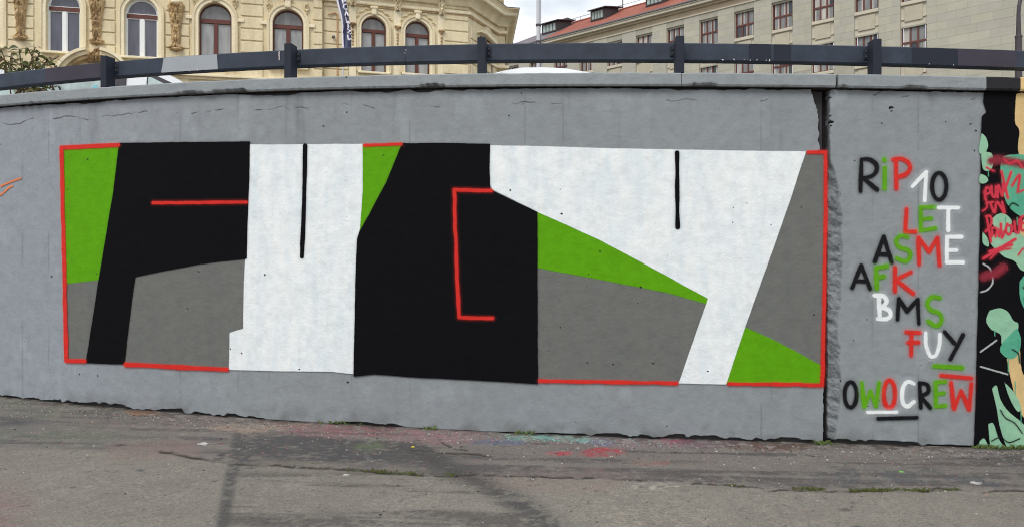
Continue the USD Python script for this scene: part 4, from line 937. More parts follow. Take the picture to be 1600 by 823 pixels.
moulding([(0.30, zk + 0.215), (0.52, zk + 0.215), (0.56, zk + 0.25), (0.57, zk + 0.32), (0.54, zk + 0.37), (0.30, zk + 0.37)], 'cornice', M['cream_lt'], 50)
moulding([(0.40, zk + 0.372), (0.52, zk + 0.372), (0.54, zk + 0.44), (0.60, zk + 0.50), (0.66, zk + 0.53), (0.66, zk + 0.57), (-0.1, zk + 0.60)], 'cornice', M['cream'], 35)
moulding([(0.60, zk + 0.573), (0.68, zk + 0.573), (0.68, zk + 0.60), (-0.1, zk + 0.66)], 'cornice_flashing', M['flash'], 30)
e = trimesh.creation.extrude_polygon(foot.buffer(-0.05, join_style=2), 4.5, engine='earcut'); e.apply_translation((0, 0, zk + 0.3))
obj('upper_storey', e, M['cream'], cream)
e = trimesh.creation.extrude_polygon(foot.buffer(0.45, join_style=2), 0.35, engine='earcut'); e.apply_translation((0, 0, zk + 4.8))
obj('eaves', e, M['cream_lt'], cream)
# balusters and carving over the cornice at the corner
for i, x in enumerate((766, 772, 778, 784)):
    fc = Cf if x < 777 else Df
    t = float(fc.t(x)); lump(fc, t - 0.12, t + 0.12, zk + 0.5, zk + 1.5, 0.22, 380 + i, [(0, .9), (.2, .5), (.5, 1), (.8, .4), (1, .9)], m=M['cream'], name='carved_baluster', nt=9, nz=16, o0=-0.06)
# little pediment and window on the turned side, lower cornice there
tq = float(Cf.t(752)); zq = float(Cf.z(752, 57))
ped = Polygon([(tq - 0.55, zq), (tq - 0.35, zq + 0.16), (tq, zq + 0.22), (tq + 0.9, zq + 0.10), (tq + 1.2, zq - 0.1), (tq + 0.9, zq - 0.1), (tq, zq + 0.05)]).buffer(0)
obj('window_pediment', Cf.slab(ped, 0.0, 0.28), M['cream_lt'], cream)
lump(Cf, tq - 0.1, tq + 1.1, zq + 0.10, zq + 0.62, 0.12, 391, [(0, .9), (.5, 1), (1, .3)], m=M['cream'], name='pediment_carving', nt=16, nz=10, amp=0.9)
sw = UsdGeom.Xform.Define(stage, pth(cream) + '/' + numbered(pth(cream), 'window')).GetPrim()
obj('pane', Cf.box(tq - 0.15, tq + 0.95, zq - 1.9, zq - 0.12, 0.004, 0.03), M['pane_dark'], sw)
obj('frame', Cf.slab(sbox(tq - 0.22, zq - 1.97, tq + 1.02, zq - 0.05).difference(sbox(tq - 0.14, zq - 1.9, tq + 0.94, zq - 0.13)), 0.003, 0.07), M['brown'], sw)
zl = float(Df.z(785, 106))
obj('string_course', Cf.box(tC1 - 1.2, tC1 + 0.1, zl - 0.10, zl + 0.02, 0.001, 0.14, 0.01), M['cream_lt'], cream); obj('string_course', Df.box(-0.10, tD1 + 0.14, zl - 0.095, zl + 0.025, 0.001, 0.30, 0.01), M['cream_lt'], cream)
zlo = float(A.z(350, 123))
for (o, a, b, m) in ((0.10, -0.10, 0.0, 'cream'), (0.22, 0.0, 0.09, 'cream_lt')):
    obj('sill_course', A.box(float(A.t(262)), tA1, zlo + a, zlo + b, 0.001, o, 0.01), M[m], cream)
# broken segmental pediment between the two white framed windows
def arc_piece(cx, cy, r, a0, a1, th):
    a = np.linspace(a0, a1, 14)
    o = [(float(A.t(cx + r * math.cos(x))), float(A.z(cx + r * math.cos(x), cy - r * 0.92 * math.sin(x)))) for x in a]
    i = [(float(A.t(cx + (r - th) * math.cos(x))), float(A.z(cx + (r - th) * math.cos(x), cy - (r - th) * 0.92 * math.sin(x)))) for x in a[::-1]]
    return Polygon(o + i).buffer(0)
for (r, th, dep, m, nm) in ((64, 5, 0.50, 'cream_lt', 'portal_pediment'), (58.5, 6, 0.40, 'cream', 'portal_pediment'), (52, 5, 0.30, 'cream_dk', 'portal_pediment')):
    for a0, a1 in ((math.radians(99), math.radians(160)), (math.radians(20), math.radians(78))):
        obj(nm, A.slab(arc_piece(149, 137, r, a0, a1, th), 0.002, dep), M[m], cream)
lump(A, float(A.t(138)), float(A.t(174)), float(A.z(152, 100)), float(A.z(152, 76)), 0.40, 395, [(0, 1), (.5, .9), (.8, .6), (1, .25)], m=M['cream_dk'], name='shell_ornament', nt=18, nz=14, amp=0.7)
# rain pipe and wall bracket
def tube(pts, r, sec=8):
    pts = np.array(pts, float); ms = []
    for a, b in zip(pts, pts[1:]):
        if np.linalg.norm(b - a) > 1e-6: ms.append(trimesh.creation.cylinder(radius=r, segment=(a, b), sections=sec))
    for p in pts[1:-1]:
        s = trimesh.creation.icosphere(1, r); s.apply_translation(p); ms.append(s)
    return cat(ms)
M['pipe'] = mat('old_pipe', alb(180, 142, 104), 0.6, 0.3, 0.15, 10)
tp = float(Bf.t(527))
obj('rain_pipe', tube([Bf.P(tp, GZ, 0.09), Bf.P(tp, float(Bf.z(527, 24)), 0.09), Bf.P(tp - 0.1, float(Bf.z(527, 22)), 0.09), Bf.P(tp - 0.38, float(Bf.z(527, 26)), 0.12)], 0.03), M['pipe'], cream)
obj('wall_hook', Bf.box(float(Bf.t(518.5)), float(Bf.t(523)), float(Bf.z(521, 60.5)), float(Bf.z(521, 58)), 0.04, 0.2, 0.01), M['flash'], cream)

# ------------------------------------------------------------------ the stone office building
dR = np.array([1350.0 / F, -1.0]); Y1 = 49.0
Rf = Face(((1427 - CX) / F * Y1, Y1), dR)
KU = 1977 * Y1 / F
zm = lambda m: CZ + m * KU
office = thing('office_building', 'pale stone office block with brown gridded windows and red tiled roof', 'building')
M['stone'] = [mat(f'ashlar_{k}', alb(*c), 0.85, 0.2, 0.07, 0.9, 0.004, 12) for k, c in (('a', (170, 167, 152)), ('b', (167, 164, 149)), ('c', (174, 170, 154)), ('d', (168, 164, 152)))]
M['stone_lt'] = mat('light_stone_trim', alb(190, 183, 165), 0.8, 0.2, 0.08, 1.2)
M['mortar'] = mat('stone_backing', alb(160, 156, 142), 0.9, 0.1, 0.1, 2)
M['frieze'] = mat('plaster_frieze', alb(172, 157, 134), 0.85, 0.2, 0.1, 1.0)
M['panel'] = mat('spandrel_panel', alb(176, 169, 150), 0.85, 0.2, 0.1, 1.5)
M['rbrown'] = mat('red_brown_frame', alb(96, 54, 46), 0.5, 0.4, 0.15, 8)
M['office_pane'] = glass('office_pane', alb(124, 124, 122)); M['office_dark'] = glass('dark_office_pane', alb(58, 58, 60)); M['blind'] = glass('blind_pane', alb(176, 172, 164), 0.3)
hwR = (float(Rf.t(1447)) - float(Rf.t(1407))) / 2
NCOL = 13
u_k = [1 / (1 / 1977 + k * 0.1955e-4) for k in range(NCOL)]
t_k = [float(Rf.t(u - 550)) for u in u_k]
tR1 = float(Rf.t(1447)) + 14.0; tR0 = t_k[-1] - 3.0
z_top, z_w1t, z_w1b, z_w2t, z_w2b = zm(0.2475), zm(0.242), zm(0.2176), zm(0.198), zm(0.1735)
Z0 = 2.6
strips = [sbox(t - hwR - 0.02, z_w2b - 2.2, t + hwR + 0.02, z_w1t) for t in t_k]
obj('wall', Rf.slab(sbox(tR0, Z0, tR1, z_top).difference(union_all(strips)), -0.5, -0.02), M['mortar'], office)
bk_ = sbox(tR0, z_w2b - 2.2, tR1, z_w1t)
wins = union_all([sbox(t - hwR, a, t + hwR, b) for t in t_k for a, b in ((z_w1b, z_w1t - 0.02), (z_w2b, z_w2t))])
obj('recessed_wall', Rf.slab(union_all(strips).buffer(-0.001).difference(wins), -0.5, -0.13), M['stone_lt'], office)
rr = np.random.default_rng(99)
CH_ = 0.52
def blocks(t0, t1, zlo, zhi, ln):
    z = z_top; row = 0
    while z - CH_ > zlo - 0.3:
        a = t0; off = (row % 2) * ln * 0.5; first = True
        while a < t1 - 0.02:
            L = (ln - off if (first and off) else ln * rr.uniform(0.9, 1.1)); first = False
            b = min(a + L, t1)
            if t1 - b < 0.25: b = t1
            obj('stone_block', Rf.box(a + 0.005, b - 0.005, z - CH_ + 0.005, z - 0.005, -0.03, rr.uniform(-0.014, -0.006)), M['stone'][int(rr.integers(0, 4))], office)
            a = b
        z -= CH_; row += 1
blocks(t_k[0] + hwR + 0.02, t_k[0] + hwR + 9.2, zm(0.148), z_top, 1.15)
obj('wall_face', Rf.slab(sbox(t_k[0] + hwR + 9.21, Z0, tR1, z_top), -0.03, 0.004), M['stone'][0], office)
obj('wall_face', Rf.slab(sbox(tR0, Z0, t_k[0] + hwR + 9.2, zm(0.148) - 0.75).difference(union_all(strips)), -0.03, 0.003), M['stone'][0], office)
for k in range(NCOL):
    hi = t_k[k] - hwR - 0.02; lo = t_k[k + 1] + hwR + 0.02 if k + 1 < NCOL else tR0
    if k < 7: blocks(lo, hi, zm(0.175), z_top, (hi - lo) * (1.0 if k > 3 else 0.62))
    else: obj('pier_face', Rf.slab(sbox(lo, zm(0.16), hi, z_top), -0.03, 0.004), M['stone'][k % 4], office)
    if k < 7: obj('pier_face', Rf.slab(sbox(lo, Z0 + 4, hi, zm(0.175) - 0.72), -0.03, 0.0035), M['stone'][1], office)
def office_window(t, z0, z1, seed):
    r = np.random.default_rng(seed)
    w = UsdGeom.Xform.Define(stage, pth(office) + '/' + numbered(pth(office), 'window')).GetPrim()
    f = 0.075; a, b = t - hwR + 0.004, t + hwR - 0.004
    z1 = z1 - 0.005; zmid = z0 + (z1 - z0) * 0.47
    op = sbox(a, z0, b, z1)
    obj('frame', Rf.slab(op.difference(op.buffer(-f, join_style=2)), -0.34, -0.24), M['rbrown'], w)
    tw = (b - a - 2 * f) / 3
    for i in (1, 2): obj('mullion', Rf.box(a + f + tw * i - 0.05, a + f + tw * i + 0.05, z0 + f, z1 - f, -0.33, -0.23), M['rbrown'], w)
    obj('glazing_bar', Rf.box(a + f, b - f, zmid - 0.06, zmid + 0.06, -0.335, -0.225), M['rbrown'], w)
    for i in range(3):
        for q, (c, d) in enumerate(((z0 + f, zmid - 0.06), (zmid + 0.06, z1 - f))):
            l, rt = a + f + tw * i + 0.05, a + f + tw * (i + 1) - 0.05
            m = M['office_pane'] if r.random() < 0.62 else (M['office_dark'] if r.random() < 0.6 else M['blind'])
            obj('pane', Rf.box(l, rt, c, d, -0.31, -0.285), m, w)
            if r.random() < 0.7:
                s = r.choice([-1, 1]); e0 = l if s < 0 else rt - 0.12
                obj('curtain', Rf.box(e0 + 0.01, e0 + 0.11, c, d, -0.284, -0.278), M['blind'], w)
    obj('head_reveal', Rf.box(t - hwR - 0.01, t + hwR + 0.01, z1 - 0.10, z1 + 0.01, -0.25, -0.128), M['mortar'], w)
    return w
for k, t in enumerate(t_k):
    for j, (a, b) in enumerate(((z_w1b, z_w1t - 0.02), (z_w2b, z_w2t))):
        if j == 1 and k > 6: continue
        w = office_window(t, a, b, 500 + k * 2 + j)
        obj('sill', Rf.box(t - hwR - 0.005, t + hwR + 0.005, a - 0.26, a - 0.03, -0.14, 0.02, 0.02), M['stone_lt'], w)
        sp_ = sbox(t - hwR + 0.22, a - 1.30, t + hwR - 0.22, a - 0.36)
        ears = union_all([sp_, sbox(t - hwR + 0.0, a - 1.15, t + hwR - 0.0, a - 1.05)])
        obj('spandrel_panel', Rf.slab(sp_, -0.14, -0.05), M['panel'], office)
        for s in (-1, 1): obj('panel_ear', Rf.box(t + s * (hwR - 0.11) - 0.10, t + s * (hwR - 0.11) + 0.10, a - 1.16, a - 1.06, -0.14, -0.055), M['stone_lt'], office)
    if k == 0:
        pass
# frieze, cornice, gutter, roof
def long_box(z0, z1, o0, o1, m, name, bev=0.0):
    return obj(name, Rf.box(tR0 - 0.5, tR1, z0, z1, o0, o1, bev), m, office)
long_box(z_top + 0.002, z_top + 0.10, -0.4, 0.06, M['stone_lt'], 'string_course')
long_box(z_top + 0.10, zm(0.2535), -0.4, 0.02, M['frieze'], 'frieze')
CO = 0.75
zc0 = zm(0.2535)
long_box(zc0 + 0.0, zc0 + 0.16, -0.4, 0.22, M['frieze'], 'cornice_bed', 0.02)
long_box(zc0 + 0.16, zc0 + 0.36, -0.4, 0.50, M['stone_lt'], 'cornice', 0.02)
long_box(zc0 + 0.36, zc0 + 0.44, -0.4, 0.58, M['stone_lt'], 'cornice', 0.01)
long_box(zc0 + 0.445, zc0 + 0.56, -0.35, 0.66, M['flash'], 'gutter', 0.02)
ze = zc0 + 0.56
back = 5.2
# ridge height so that the ridge stands where it is seen at x = 1030, y = 0
rr_ = (1030 - CX) / F; On = Rf.O - Rf.n * back
tt = (On[0] - rr_ * On[1]) / (rr_ * Rf.d[1] - Rf.d[0]); z_ridge = CZ + HY / F * (On[1] + Rf.d[1] * tt)
nodes = {'g': ('geometry', {}), 'mp': ('mapping', {'rotation': (0, 0, math.atan2(-1, 1350 / F) * -1.0)}), 'br': ('wave_texture', {'bands_direction': 'x', 'scale': 0.8, 'profile': 'sine', 'distortion': 0.4, 'detail': 1.0}), 'n': ('noise_texture', {'scale': 0.8, 'detail': 8.0, 'roughness': 0.7}),
         'r': ('rgb_ramp', {'ramp': [(0.3, alb(122, 68, 54)), (0.5, alb(146, 80, 62)), (0.72, alb(164, 96, 76))]}), 'r2': ('rgb_ramp', {'ramp': [(0.0, (0.72, 0.70, 0.70)), (0.5, (1, 1, 1))]}), 'm': ('mix_color', {'blend_type': 'multiply', 'fac': 0.7}), 'b': ('bump', {'strength': 0.7, 'distance': 0.05}), 'p': ('principled_bsdf', {'roughness': 0.85})}
M['tiles'] = usdkit.material(stage, '/World/Looks/red_tiles', nodes, [('g.position', 'mp.vector'), ('mp.vector', 'br.vector'), ('g.position', 'n.vector'), ('n.fac', 'r.fac'), ('br.fac', 'r2.fac'), ('r.color', 'm.a'), ('r2.color', 'm.b'), ('m.result', 'p.base_color'), ('br.fac', 'b.height'), ('b.normal', 'p.normal')], surface='p.BSDF')
def prism(pts_out_z, t0, t1, hip=0.0):
    V = np.vstack([Rf.P(t0 + (hip if i in (1,) else 0), z, o)[None] for i, (o, z) in enumerate(pts_out_z)] + [Rf.P(t1, z, o)[None] for o, z in pts_out_z]); n = len(pts_out_z)
    f = []
    for i in range(n):
        j = (i + 1) % n; f += [[i, n + i, n + j], [i, n + j, j]]
    f += [[0, i + 1, i] for i in range(1, n - 1)] + [[n, n + i, n + i + 1] for i in range(1, n - 1)]
    return trimesh.Trimesh(V, f, process=False)
On_t = lambda px, o: float(((Rf.O + Rf.n * o)[0] - (px - CX) / F * (Rf.O + Rf.n * o)[1]) / ((px - CX) / F * Rf.d[1] - Rf.d[0]))
tS = On_t(860, -1.0)
roof = obj('roof', prism([(0.50, ze), (-back, z_ridge), (-2 * back - 0.5, ze)], tS + 0.002, tR1), M['tiles'], office, label='red tiled roof')
M['slate'] = mat('slate', alb(112, 106, 110), 0.7, 0.3, 0.12, 0.6)
obj('roof', prism([(0.50, ze), (-back, z_ridge), (-2 * back - 0.5, ze)], tR0 - 0.5, tS - 0.002, hip=4.5), M['slate'], office, label='dark slate end of the roof')
obj('ridge_cap', tube([Rf.P(tR0 + 4.0, z_ridge + 0.03, -back), Rf.P(tR1, z_ridge + 0.03, -back)], 0.11), M['tiles'], roof)
M['dark_metal'] = mat('dark_roof_metal', alb(72, 66, 66), 0.6, 0.4, 0.15, 3)
for k in range(26):                                              # lightning wire on stubs along the ridge
    t = tR0 + 5 + k * 2.0
    if t < tR1: obj('wire_stub', tube([Rf.P(t, z_ridge, -back), Rf.P(t, z_ridge + 0.42, -back)], 0.02, 5), M['dark_metal'], roof)
obj('lightning_wire', tube([Rf.P(tR0 + 4.0, z_ridge + 0.42, -back), Rf.P(tR1, z_ridge + 0.42, -back)], 0.022, 5), M['dark_metal'], roof)
def roof_z(o): return ze + (0.50 - o) / (0.50 + back) * (z_ridge - ze)
M['skylight'] = glass('skylight_glass', alb(150, 165, 160), 0.1)
def dormer(px0, px1, o=-2.3, h=1.0):
    t0, t1 = On_t(px0, o), On_t(px1, o); zb = roof_z(o) - 0.05
    d = UsdGeom.Xform.Define(stage, pth(office) + '/' + numbered(pth(office), 'dormer')).GetPrim()
    bk2 = o - 2.2
    body = prism([(o, zb), (o, zb + h), (bk2, zb + h + 0.55), (bk2, zb)], t0, t1)
    obj('dormer_body', body, M['dark_metal'], d)
    obj('dormer_roof', prism([(o + 0.35, zb + h - 0.02), (o + 0.35, zb + h + 0.05), (bk2 - 0.3, zb + h + 0.72), (bk2 - 0.3, zb + h + 0.62)], t0 - 0.15, t1 + 0.35), M['dark_metal'], d)
    n = 4; w = (t1 - t0 - 0.2) / n
    for i in range(n): obj('pane', Rf.box(t0 + 0.1 + w * i + 0.05, t0 + 0.1 + w * (i + 1) - 0.05, zb + 0.25, zb + h - 0.08, o + 0.002, o + 0.04), M['skylight'], d)
    obj('dormer_frame', Rf.slab(sbox(t0 + 0.03, zb + 0.15, t1 - 0.03, zb + h - 0.01).difference(sbox(t0 + 0.12, zb + 0.24, t1 - 0.12, zb + h - 0.09)), o + 0.003, o + 0.07), M['dark_metal'], d)
dormer(847, 870); dormer(923, 944); dormer(1009, 1036); dormer(1110, 1144)
tch = On_t(883, -back)
obj('chimney', Rf.box(tch - 0.7, tch + 0.7, z_ridge - 0.8, z_ridge + 0.5, -back - 0.5, -back + 0.5, 0.05), M['dark_metal'], office)
tma = On_t(973, -back)
obj('roof_mast', tube([Rf.P(tma, z_ridge - 0.2, -back), Rf.P(tma, z_ridge + 3.5, -back)], 0.05), M['dark_metal'], office)
obj('side_wall', Rf.box(tR0, tR0 + 0.4, Z0, z_top, -10.6, -0.51), M['stone'][1], office)

# a slate roof further down the street
far = thing('far_house', 'distant house with dark slate roof behind the pale pole', 'building')
fy = 96.0; fx = lambda px: (px - CX) / F * fy; fz = lambda py: CZ + (HY - py) / F * fy
fw = trimesh.creation.box((30, 12, fz(72) - 2.6)); fw.apply_translation((fx(740) + 15, fy + 6, (fz(72) + 2.6) / 2))
obj('wall', fw, M['stone_lt'], far)
v = [(fx(735), fy - .4, fz(71)), (fx(735) + 32, fy - .4, fz(71)), (fx(735) + 32, fy + 12.4, fz(71)), (fx(735), fy + 12.4, fz(71)), (fx(735) + 10.5, fy + 6, fz(44)), (fx(735) + 21, fy + 6, fz(44))]
obj('roof', trimesh.Trimesh(v, [[0, 1, 5], [0, 5, 4], [1, 2, 5], [2, 3, 4], [2, 4, 5], [3, 0, 4], [0, 3, 2], [0, 2, 1]], process=False), M['slate'], far)
#PART4
# ------------------------------------------------------------------ things on the street behind the rail
def ray(px, py, Y): return np.array([(px - CX) / F * Y, Y, CZ + (HY - py) / F * Y])
M['body_white'] = mat('white_car_paint', alb(232, 234, 236), 0.25, 0.5, 0.03, 2.0)
M['body_shade'] = mat('grey_car_trim', alb(58, 56, 62), 0.5, 0.4, 0.1, 6)
M['tyre'] = mat('tyre_rubber', (0.02, 0.02, 0.02), 0.85, 0.2, 0.2, 20)
M['car_glass'] = glass('car_glass', alb(176, 192, 190), 0.06)
M['car_glass_tan'] = glass('windscreen_glass', alb(150, 144, 132), 0.06)
M['alloy'] = mat('wheel_alloy', alb(150, 150, 152), 0.35, 0.6, 0.1, 10)
M['sticker'] = mat('teal_sticker', alb(120, 205, 215), 0.6, 0.3, 0.1, 20)
def body_shell(prof, half, tumble, ztuck, n=9):
    """a car body: a side outline (x, z) drawn across its width, drawn in above the waist and rounded at the flanks"""
    prof = shapely.segmentize(LineString(list(prof) + [prof[0]]), 0.18); p = np.array(prof.coords)[:-1]
    V = []
    cx, cz = p[:, 0].mean(), p[:, 1].mean()
    for s in np.linspace(-1, 1, n):
        e = 1 - 0.008 * abs(s) ** 4
        x = cx + (p[:, 0] - cx) * e; z = cz + (p[:, 1] - cz) * (1 - 0.02 * abs(s) ** 6)
        y = s * half * (1 - tumble * np.clip((z - ztuck) / 0.6, 0, 1.2))
        V.append(np.stack([x, y, z], 1))
    V = np.array(V); m = len(p)
    i, j = np.meshgrid(np.arange(n - 1), np.arange(m), indexing='ij'); j2 = (j + 1) % m
    a, b, c, d = i * m + j, (i + 1) * m + j, (i + 1) * m + j2, i * m + j2
    f = np.vstack([np.stack([a, b, c], -1).reshape(-1, 3), np.stack([a, c, d], -1).reshape(-1, 3)])
    tri = trimesh.creation.triangulate_polygon(Polygon(p), engine='earcut')
    vv, ff = tri
    _, idx = __import__('scipy.spatial').spatial.cKDTree(p).query(vv)
    ff = idx[ff]
    return trimesh.Trimesh(V.reshape(-1, 3), np.vstack([f, ff, ff[:, ::-1] + (n - 1) * m]), process=False)
def place(mesh, origin, yaw):
    mesh = mesh.copy(); mesh.apply_transform(trimesh.transformations.rotation_matrix(yaw, [0, 0, 1])); mesh.apply_translation(origin); return mesh
def wheels(root, org, yaw, xs, half, r=0.32):
    for x in xs:
        for s in (-1, 1):
            w = trimesh.creation.annulus(r_min=0.19, r_max=r, height=0.20, sections=24); w.apply_transform(trimesh.transformations.rotation_matrix(np.pi / 2, [1, 0, 0])); w.apply_translation((x, s * (half - 0.11), r))
            wp = obj('wheel', place(w, org, yaw), M['tyre'], root)
            h = trimesh.creation.cylinder(radius=0.195, height=0.14, sections=20); h.apply_transform(trimesh.transformations.rotation_matrix(np.pi / 2, [1, 0, 0])); h.apply_translation((x, s * (half - 0.11), r))
            obj('rim', place(h, org, yaw), M['alloy'], wp)
def side_panel(pts, y, tumble, ztuck, half, out):
    """a window or panel lying on the flank"""
    g = shapely.segmentize(Polygon(pts), 0.2); m = trimesh.creation.extrude_polygon(g, 0.02, engine='earcut'); v = m.vertices
    yy = -half * (1 - tumble * np.clip((v[:, 1] - ztuck) / 0.6, 0, 1.2)) - out + (0.02 - v[:, 2])
    return trimesh.Trimesh(np.stack([v[:, 0], yy, v[:, 1]], 1), m.faces[:, ::-1], process=False)

# white van at the left: only the glazed band and a white panel show between rail and coping
YV = 11.6; org = ray(160, 430, YV + 0.92); org[2] = float(street_z(org[0])); van = thing('parked_van', 'white van with pale green side windows parked behind the rail at the left', 'van')
toV = lambda px, py: (float(ray(px, py, YV)[0] - org[0]), float(ray(px, py, YV)[2] - org[2]))
zr = toV(200, 106)[1]
xf, xb = toV(330, 120)[0], toV(-190, 120)[0]
wz = toV(290, 138)[1]
profv = [(xb, 0.25), (xf + 0.35, 0.25), (xf + 0.38, 0.62), toV(340, 150), (toV(304, 137.5)[0], wz), toV(262, 114.5), (toV(238, 108)[0], zr), (xb + 0.5, zr), (xb + 0.08, zr - 0.12), (xb, zr - 0.6)]
bodyv = body_shell(profv, 0.92, 0.05, wz)
obj('body', place(bodyv, org, 0), M['body_white'], van, smooth=40)
sp2 = lambda pts, out: place(side_panel([toV(*p) for p in pts], 0, 0.05, wz, 0.92, out), org, 0)
obj('side_window', sp2([(40, 160), (172, 150), (176, 119), (40, 124)], 0.012), M['car_glass'], van)
obj('door_pillar', sp2([(176.5, 150), (195.5, 150), (197, 116), (177, 117)], 0.014), M['body_shade'], van)
obj('window_seal', sp2([(228.5, 148), (292, 150), (288, 139), (236, 114.5), (230, 115)], 0.012), M['body_shade'], van)
obj('side_window', sp2([(231.5, 148), (277, 149), (268, 137), (236, 121), (232, 121)], 0.018), M['car_glass'], van)
obj('window_sticker', sp2([(138, 143), (153, 143), (152, 133), (148, 134)], 0.016), M['sticker'], van)
obj('side_window', sp2([(-130, 160), (28, 158), (28, 123), (-120, 128)], 0.012), M['car_glass'], van)
wheels(van, org, 0, (xb + 0.9, xf - 0.45), 0.92)

# white car by the second pole: its roof and windscreen top show over the coping
YC = 10.6; orgc = ray(880, 430, YC + 0.88); orgc[2] = float(street_z(orgc[0]))
car = thing('parked_car', 'white car parked behind the coping, only its roof and windscreen edge showing', 'car')
toC = lambda px, py: (float(ray(px, py, YC + 0.88)[0] - orgc[0]), float(ray(px, py, YC + 0.42)[2] - orgc[2]))
rz = toC(845, 111)[1]
profc = [(toC(560, 0)[0], 0.25), (toC(985, 0)[0], 0.25), (toC(998, 0)[0], 0.7), (toC(985, 0)[0], 1.0), (toC(948, 0)[0], rz - 0.22), (toC(915, 0)[0], rz - 0.085), (toC(880, 0)[0], rz - 0.02), (toC(845, 0)[0], rz), (toC(815, 0)[0], rz - 0.006), (toC(790, 0)[0], rz - 0.05), (toC(762, 0)[0], rz - 0.13), (toC(690, 0)[0], rz - 0.52), (toC(590, 0)[0], rz - 0.66), (toC(560, 0)[0], rz - 0.85)]
obj('body', place(body_shell(profc, 0.88, 0.22, rz - 0.55), orgc, 0), M['body_white'], car, smooth=40)
ws = [[], []]
for s, half in ((-1, 0.60), (1, 0.60)):
    pass
xs_ = np.array([toC(p, 0)[0] for p in (800, 790, 762, 690)]); zs_ = np.array([rz - 0.028, rz - 0.05, rz - 0.13, rz - 0.52])
VW = np.concatenate([np.stack([xs_, np.full(4, y), zs_ + 0.034 - 0.018 * (y / .62) ** 2], 1) for y in np.linspace(-0.62, 0.62, 9)])
obj('windscreen', place(trimesh.Trimesh(VW, grid_faces(9, 4), process=False), orgc, 0), M['car_glass_tan'], car, smooth=True)
sp3 = lambda pts, out: place(side_panel(pts, 0, 0.22, rz - 0.55, 0.88, out), orgc, 0)
obj('side_window', sp3([(toC(720, 0)[0], rz - 0.52), (toC(840, 0)[0], rz - 0.52), (toC(840, 0)[0], rz - 0.24), (toC(790, 0)[0], rz - 0.26)], 0.01), M['car_glass_tan'], car)
obj('side_window', sp3([(toC(846, 0)[0], rz - 0.52), (toC(940, 0)[0], rz - 0.50), (toC(905, 0)[0], rz - 0.28), (toC(846, 0)[0], rz - 0.24)], 0.01), M['car_glass_tan'], car)
wheels(car, orgc, 0, (toC(620, 0)[0], toC(935, 0)[0]), 0.88, 0.31)
ax = toC(837, 0)[0]
obj('aerial', place(tube([(ax, 0, rz - 0.02), (ax + 0.01, 0, rz + 0.16)], 0.008, 6), orgc, 0), M['body_shade'], car)

# poles
M['pole_pale'] = mat('pale_grey_pole', alb(188, 188, 192), 0.45, 0.5, 0.06, 3)
M['pole_dark'] = mat('dark_brown_pole', alb(66, 58, 62), 0.5, 0.4, 0.1, 4)
def pole(name, label, cat_, px, Y, rad, ztop, m, steps):
    X = (px - CX) / F * Y; g = float(street_z(X)); p = thing(name, label, cat_)
    for nm, a, b, r0, r1, mm in steps:
        c = trimesh.creation.revolve([(0, a), (r0, a), (r1, b), (0, b)], sections=20); c.apply_translation((X, Y, 0)); obj(nm, c, mm, p, smooth=40)
    return p, X, g
Yp = 19.0; g = float(street_z((841 - CX) / F * Yp))
fp, X, g = pole('flagpole', 'tall pale grey pole standing in the gap between the two buildings', 'pole', 841, Yp, 0.05, 12, M['pole_pale'], [('shaft', g + 0.02, 12.5, 0.052, 0.040, M['pole_pale']), ('base', g, g + 0.5, 0.09, 0.085, M['pole_dark'])])
for zz in (5.6, 6.9): 
    c = trimesh.creation.annulus(r_min=0.045, r_max=0.062, height=0.05, sections=18); c.apply_translation((X, Yp, CZ + (HY - (40 if zz > 6 else 66)) / F * Yp)); obj('clamp', c, M['pole_dark'], fp)
obj('halyard', tube([(X + 0.065, Yp - 0.01, g + 1.2), (X + 0.058, Yp - 0.01, 12.0)], 0.008, 5), M['pole_dark'], fp)
Yl = 15.5; Xl = (1591.5 - CX) / F * Yl; g = float(street_z(Xl))
zl_ = lambda y: CZ + (HY - y) / F * Yl
lp, Xl, g = pole('street_lamp', 'dark street lamp with a curved arm at the right edge, seen above the tan coping', 'street lamp', 1591.5, Yl, 0.06, 8, M['pole_dark'], [('base', g, zl_(58), 0.068, 0.062, M['pole_dark']), ('collar', zl_(59), zl_(56), 0.07, 0.066, M['pole_dark']), ('shaft', zl_(57), zl_(22), 0.046, 0.038, M['pole_dark'])])
arm = [(Xl + 0.95 * (1 - math.cos(a)), Yl, zl_(22) + 1.05 * math.sin(a)) for a in np.linspace(0, 1.45, 10)]
obj('arm', tube(arm, 0.037, 10), M['pole_dark'], lp)
hd = chamfer((0.62, 0.24, 0.14), 0.05); hd.apply_translation(np.array(arm[-1]) + [0.3, 0, 0.0]); obj('lamp_head', hd, M['pole_dark'], lp)

# feather flag in front of the cream building
M['flag'] = mat('navy_flag_cloth', alb(84, 88, 112), 0.85, 0.2, 0.12, 5, 0.004, 20); M['flag_white'] = mat('white_flag_print', alb(226, 220, 228), 0.85, 0.2, 0.03, 5)
Yf = 22.0; fl = thing('feather_flag', 'narrow navy feather flag with white lettering on a thin bent pole', 'flag')
fp_ = lambda px, py, dy=0.0: ray(px, py, Yf + dy)
left = [(523, -60), (525, -30), (527.5, 0), (531, 15), (535, 30), (536.5, 42), (535.5, 55), (536.5, 70), (538, 90)]
right = [(536, -60), (538, -30), (540.5, 0), (543, 14), (545, 28), (547.5, 42), (549, 55), (549, 70), (549, 90)]
ly = np.linspace(-60, 90, 60); lx = np.interp(ly, *zip(*[(b, a) for a, b in left])); rx = np.interp(ly, *zip(*[(b, a) for a, b in right]))
def cloth(u0, u1, dy, rows=slice(None)):
    us = np.linspace(u0, u1, 9); V = []
    for u in us:
        V.append([fp_(a + (b - a) * u, y, dy + 0.06 * math.sin(u * 7 + y * 0.11)) for a, b, y in zip(lx[rows], rx[rows], ly[rows])])
    V = np.array(V); return V
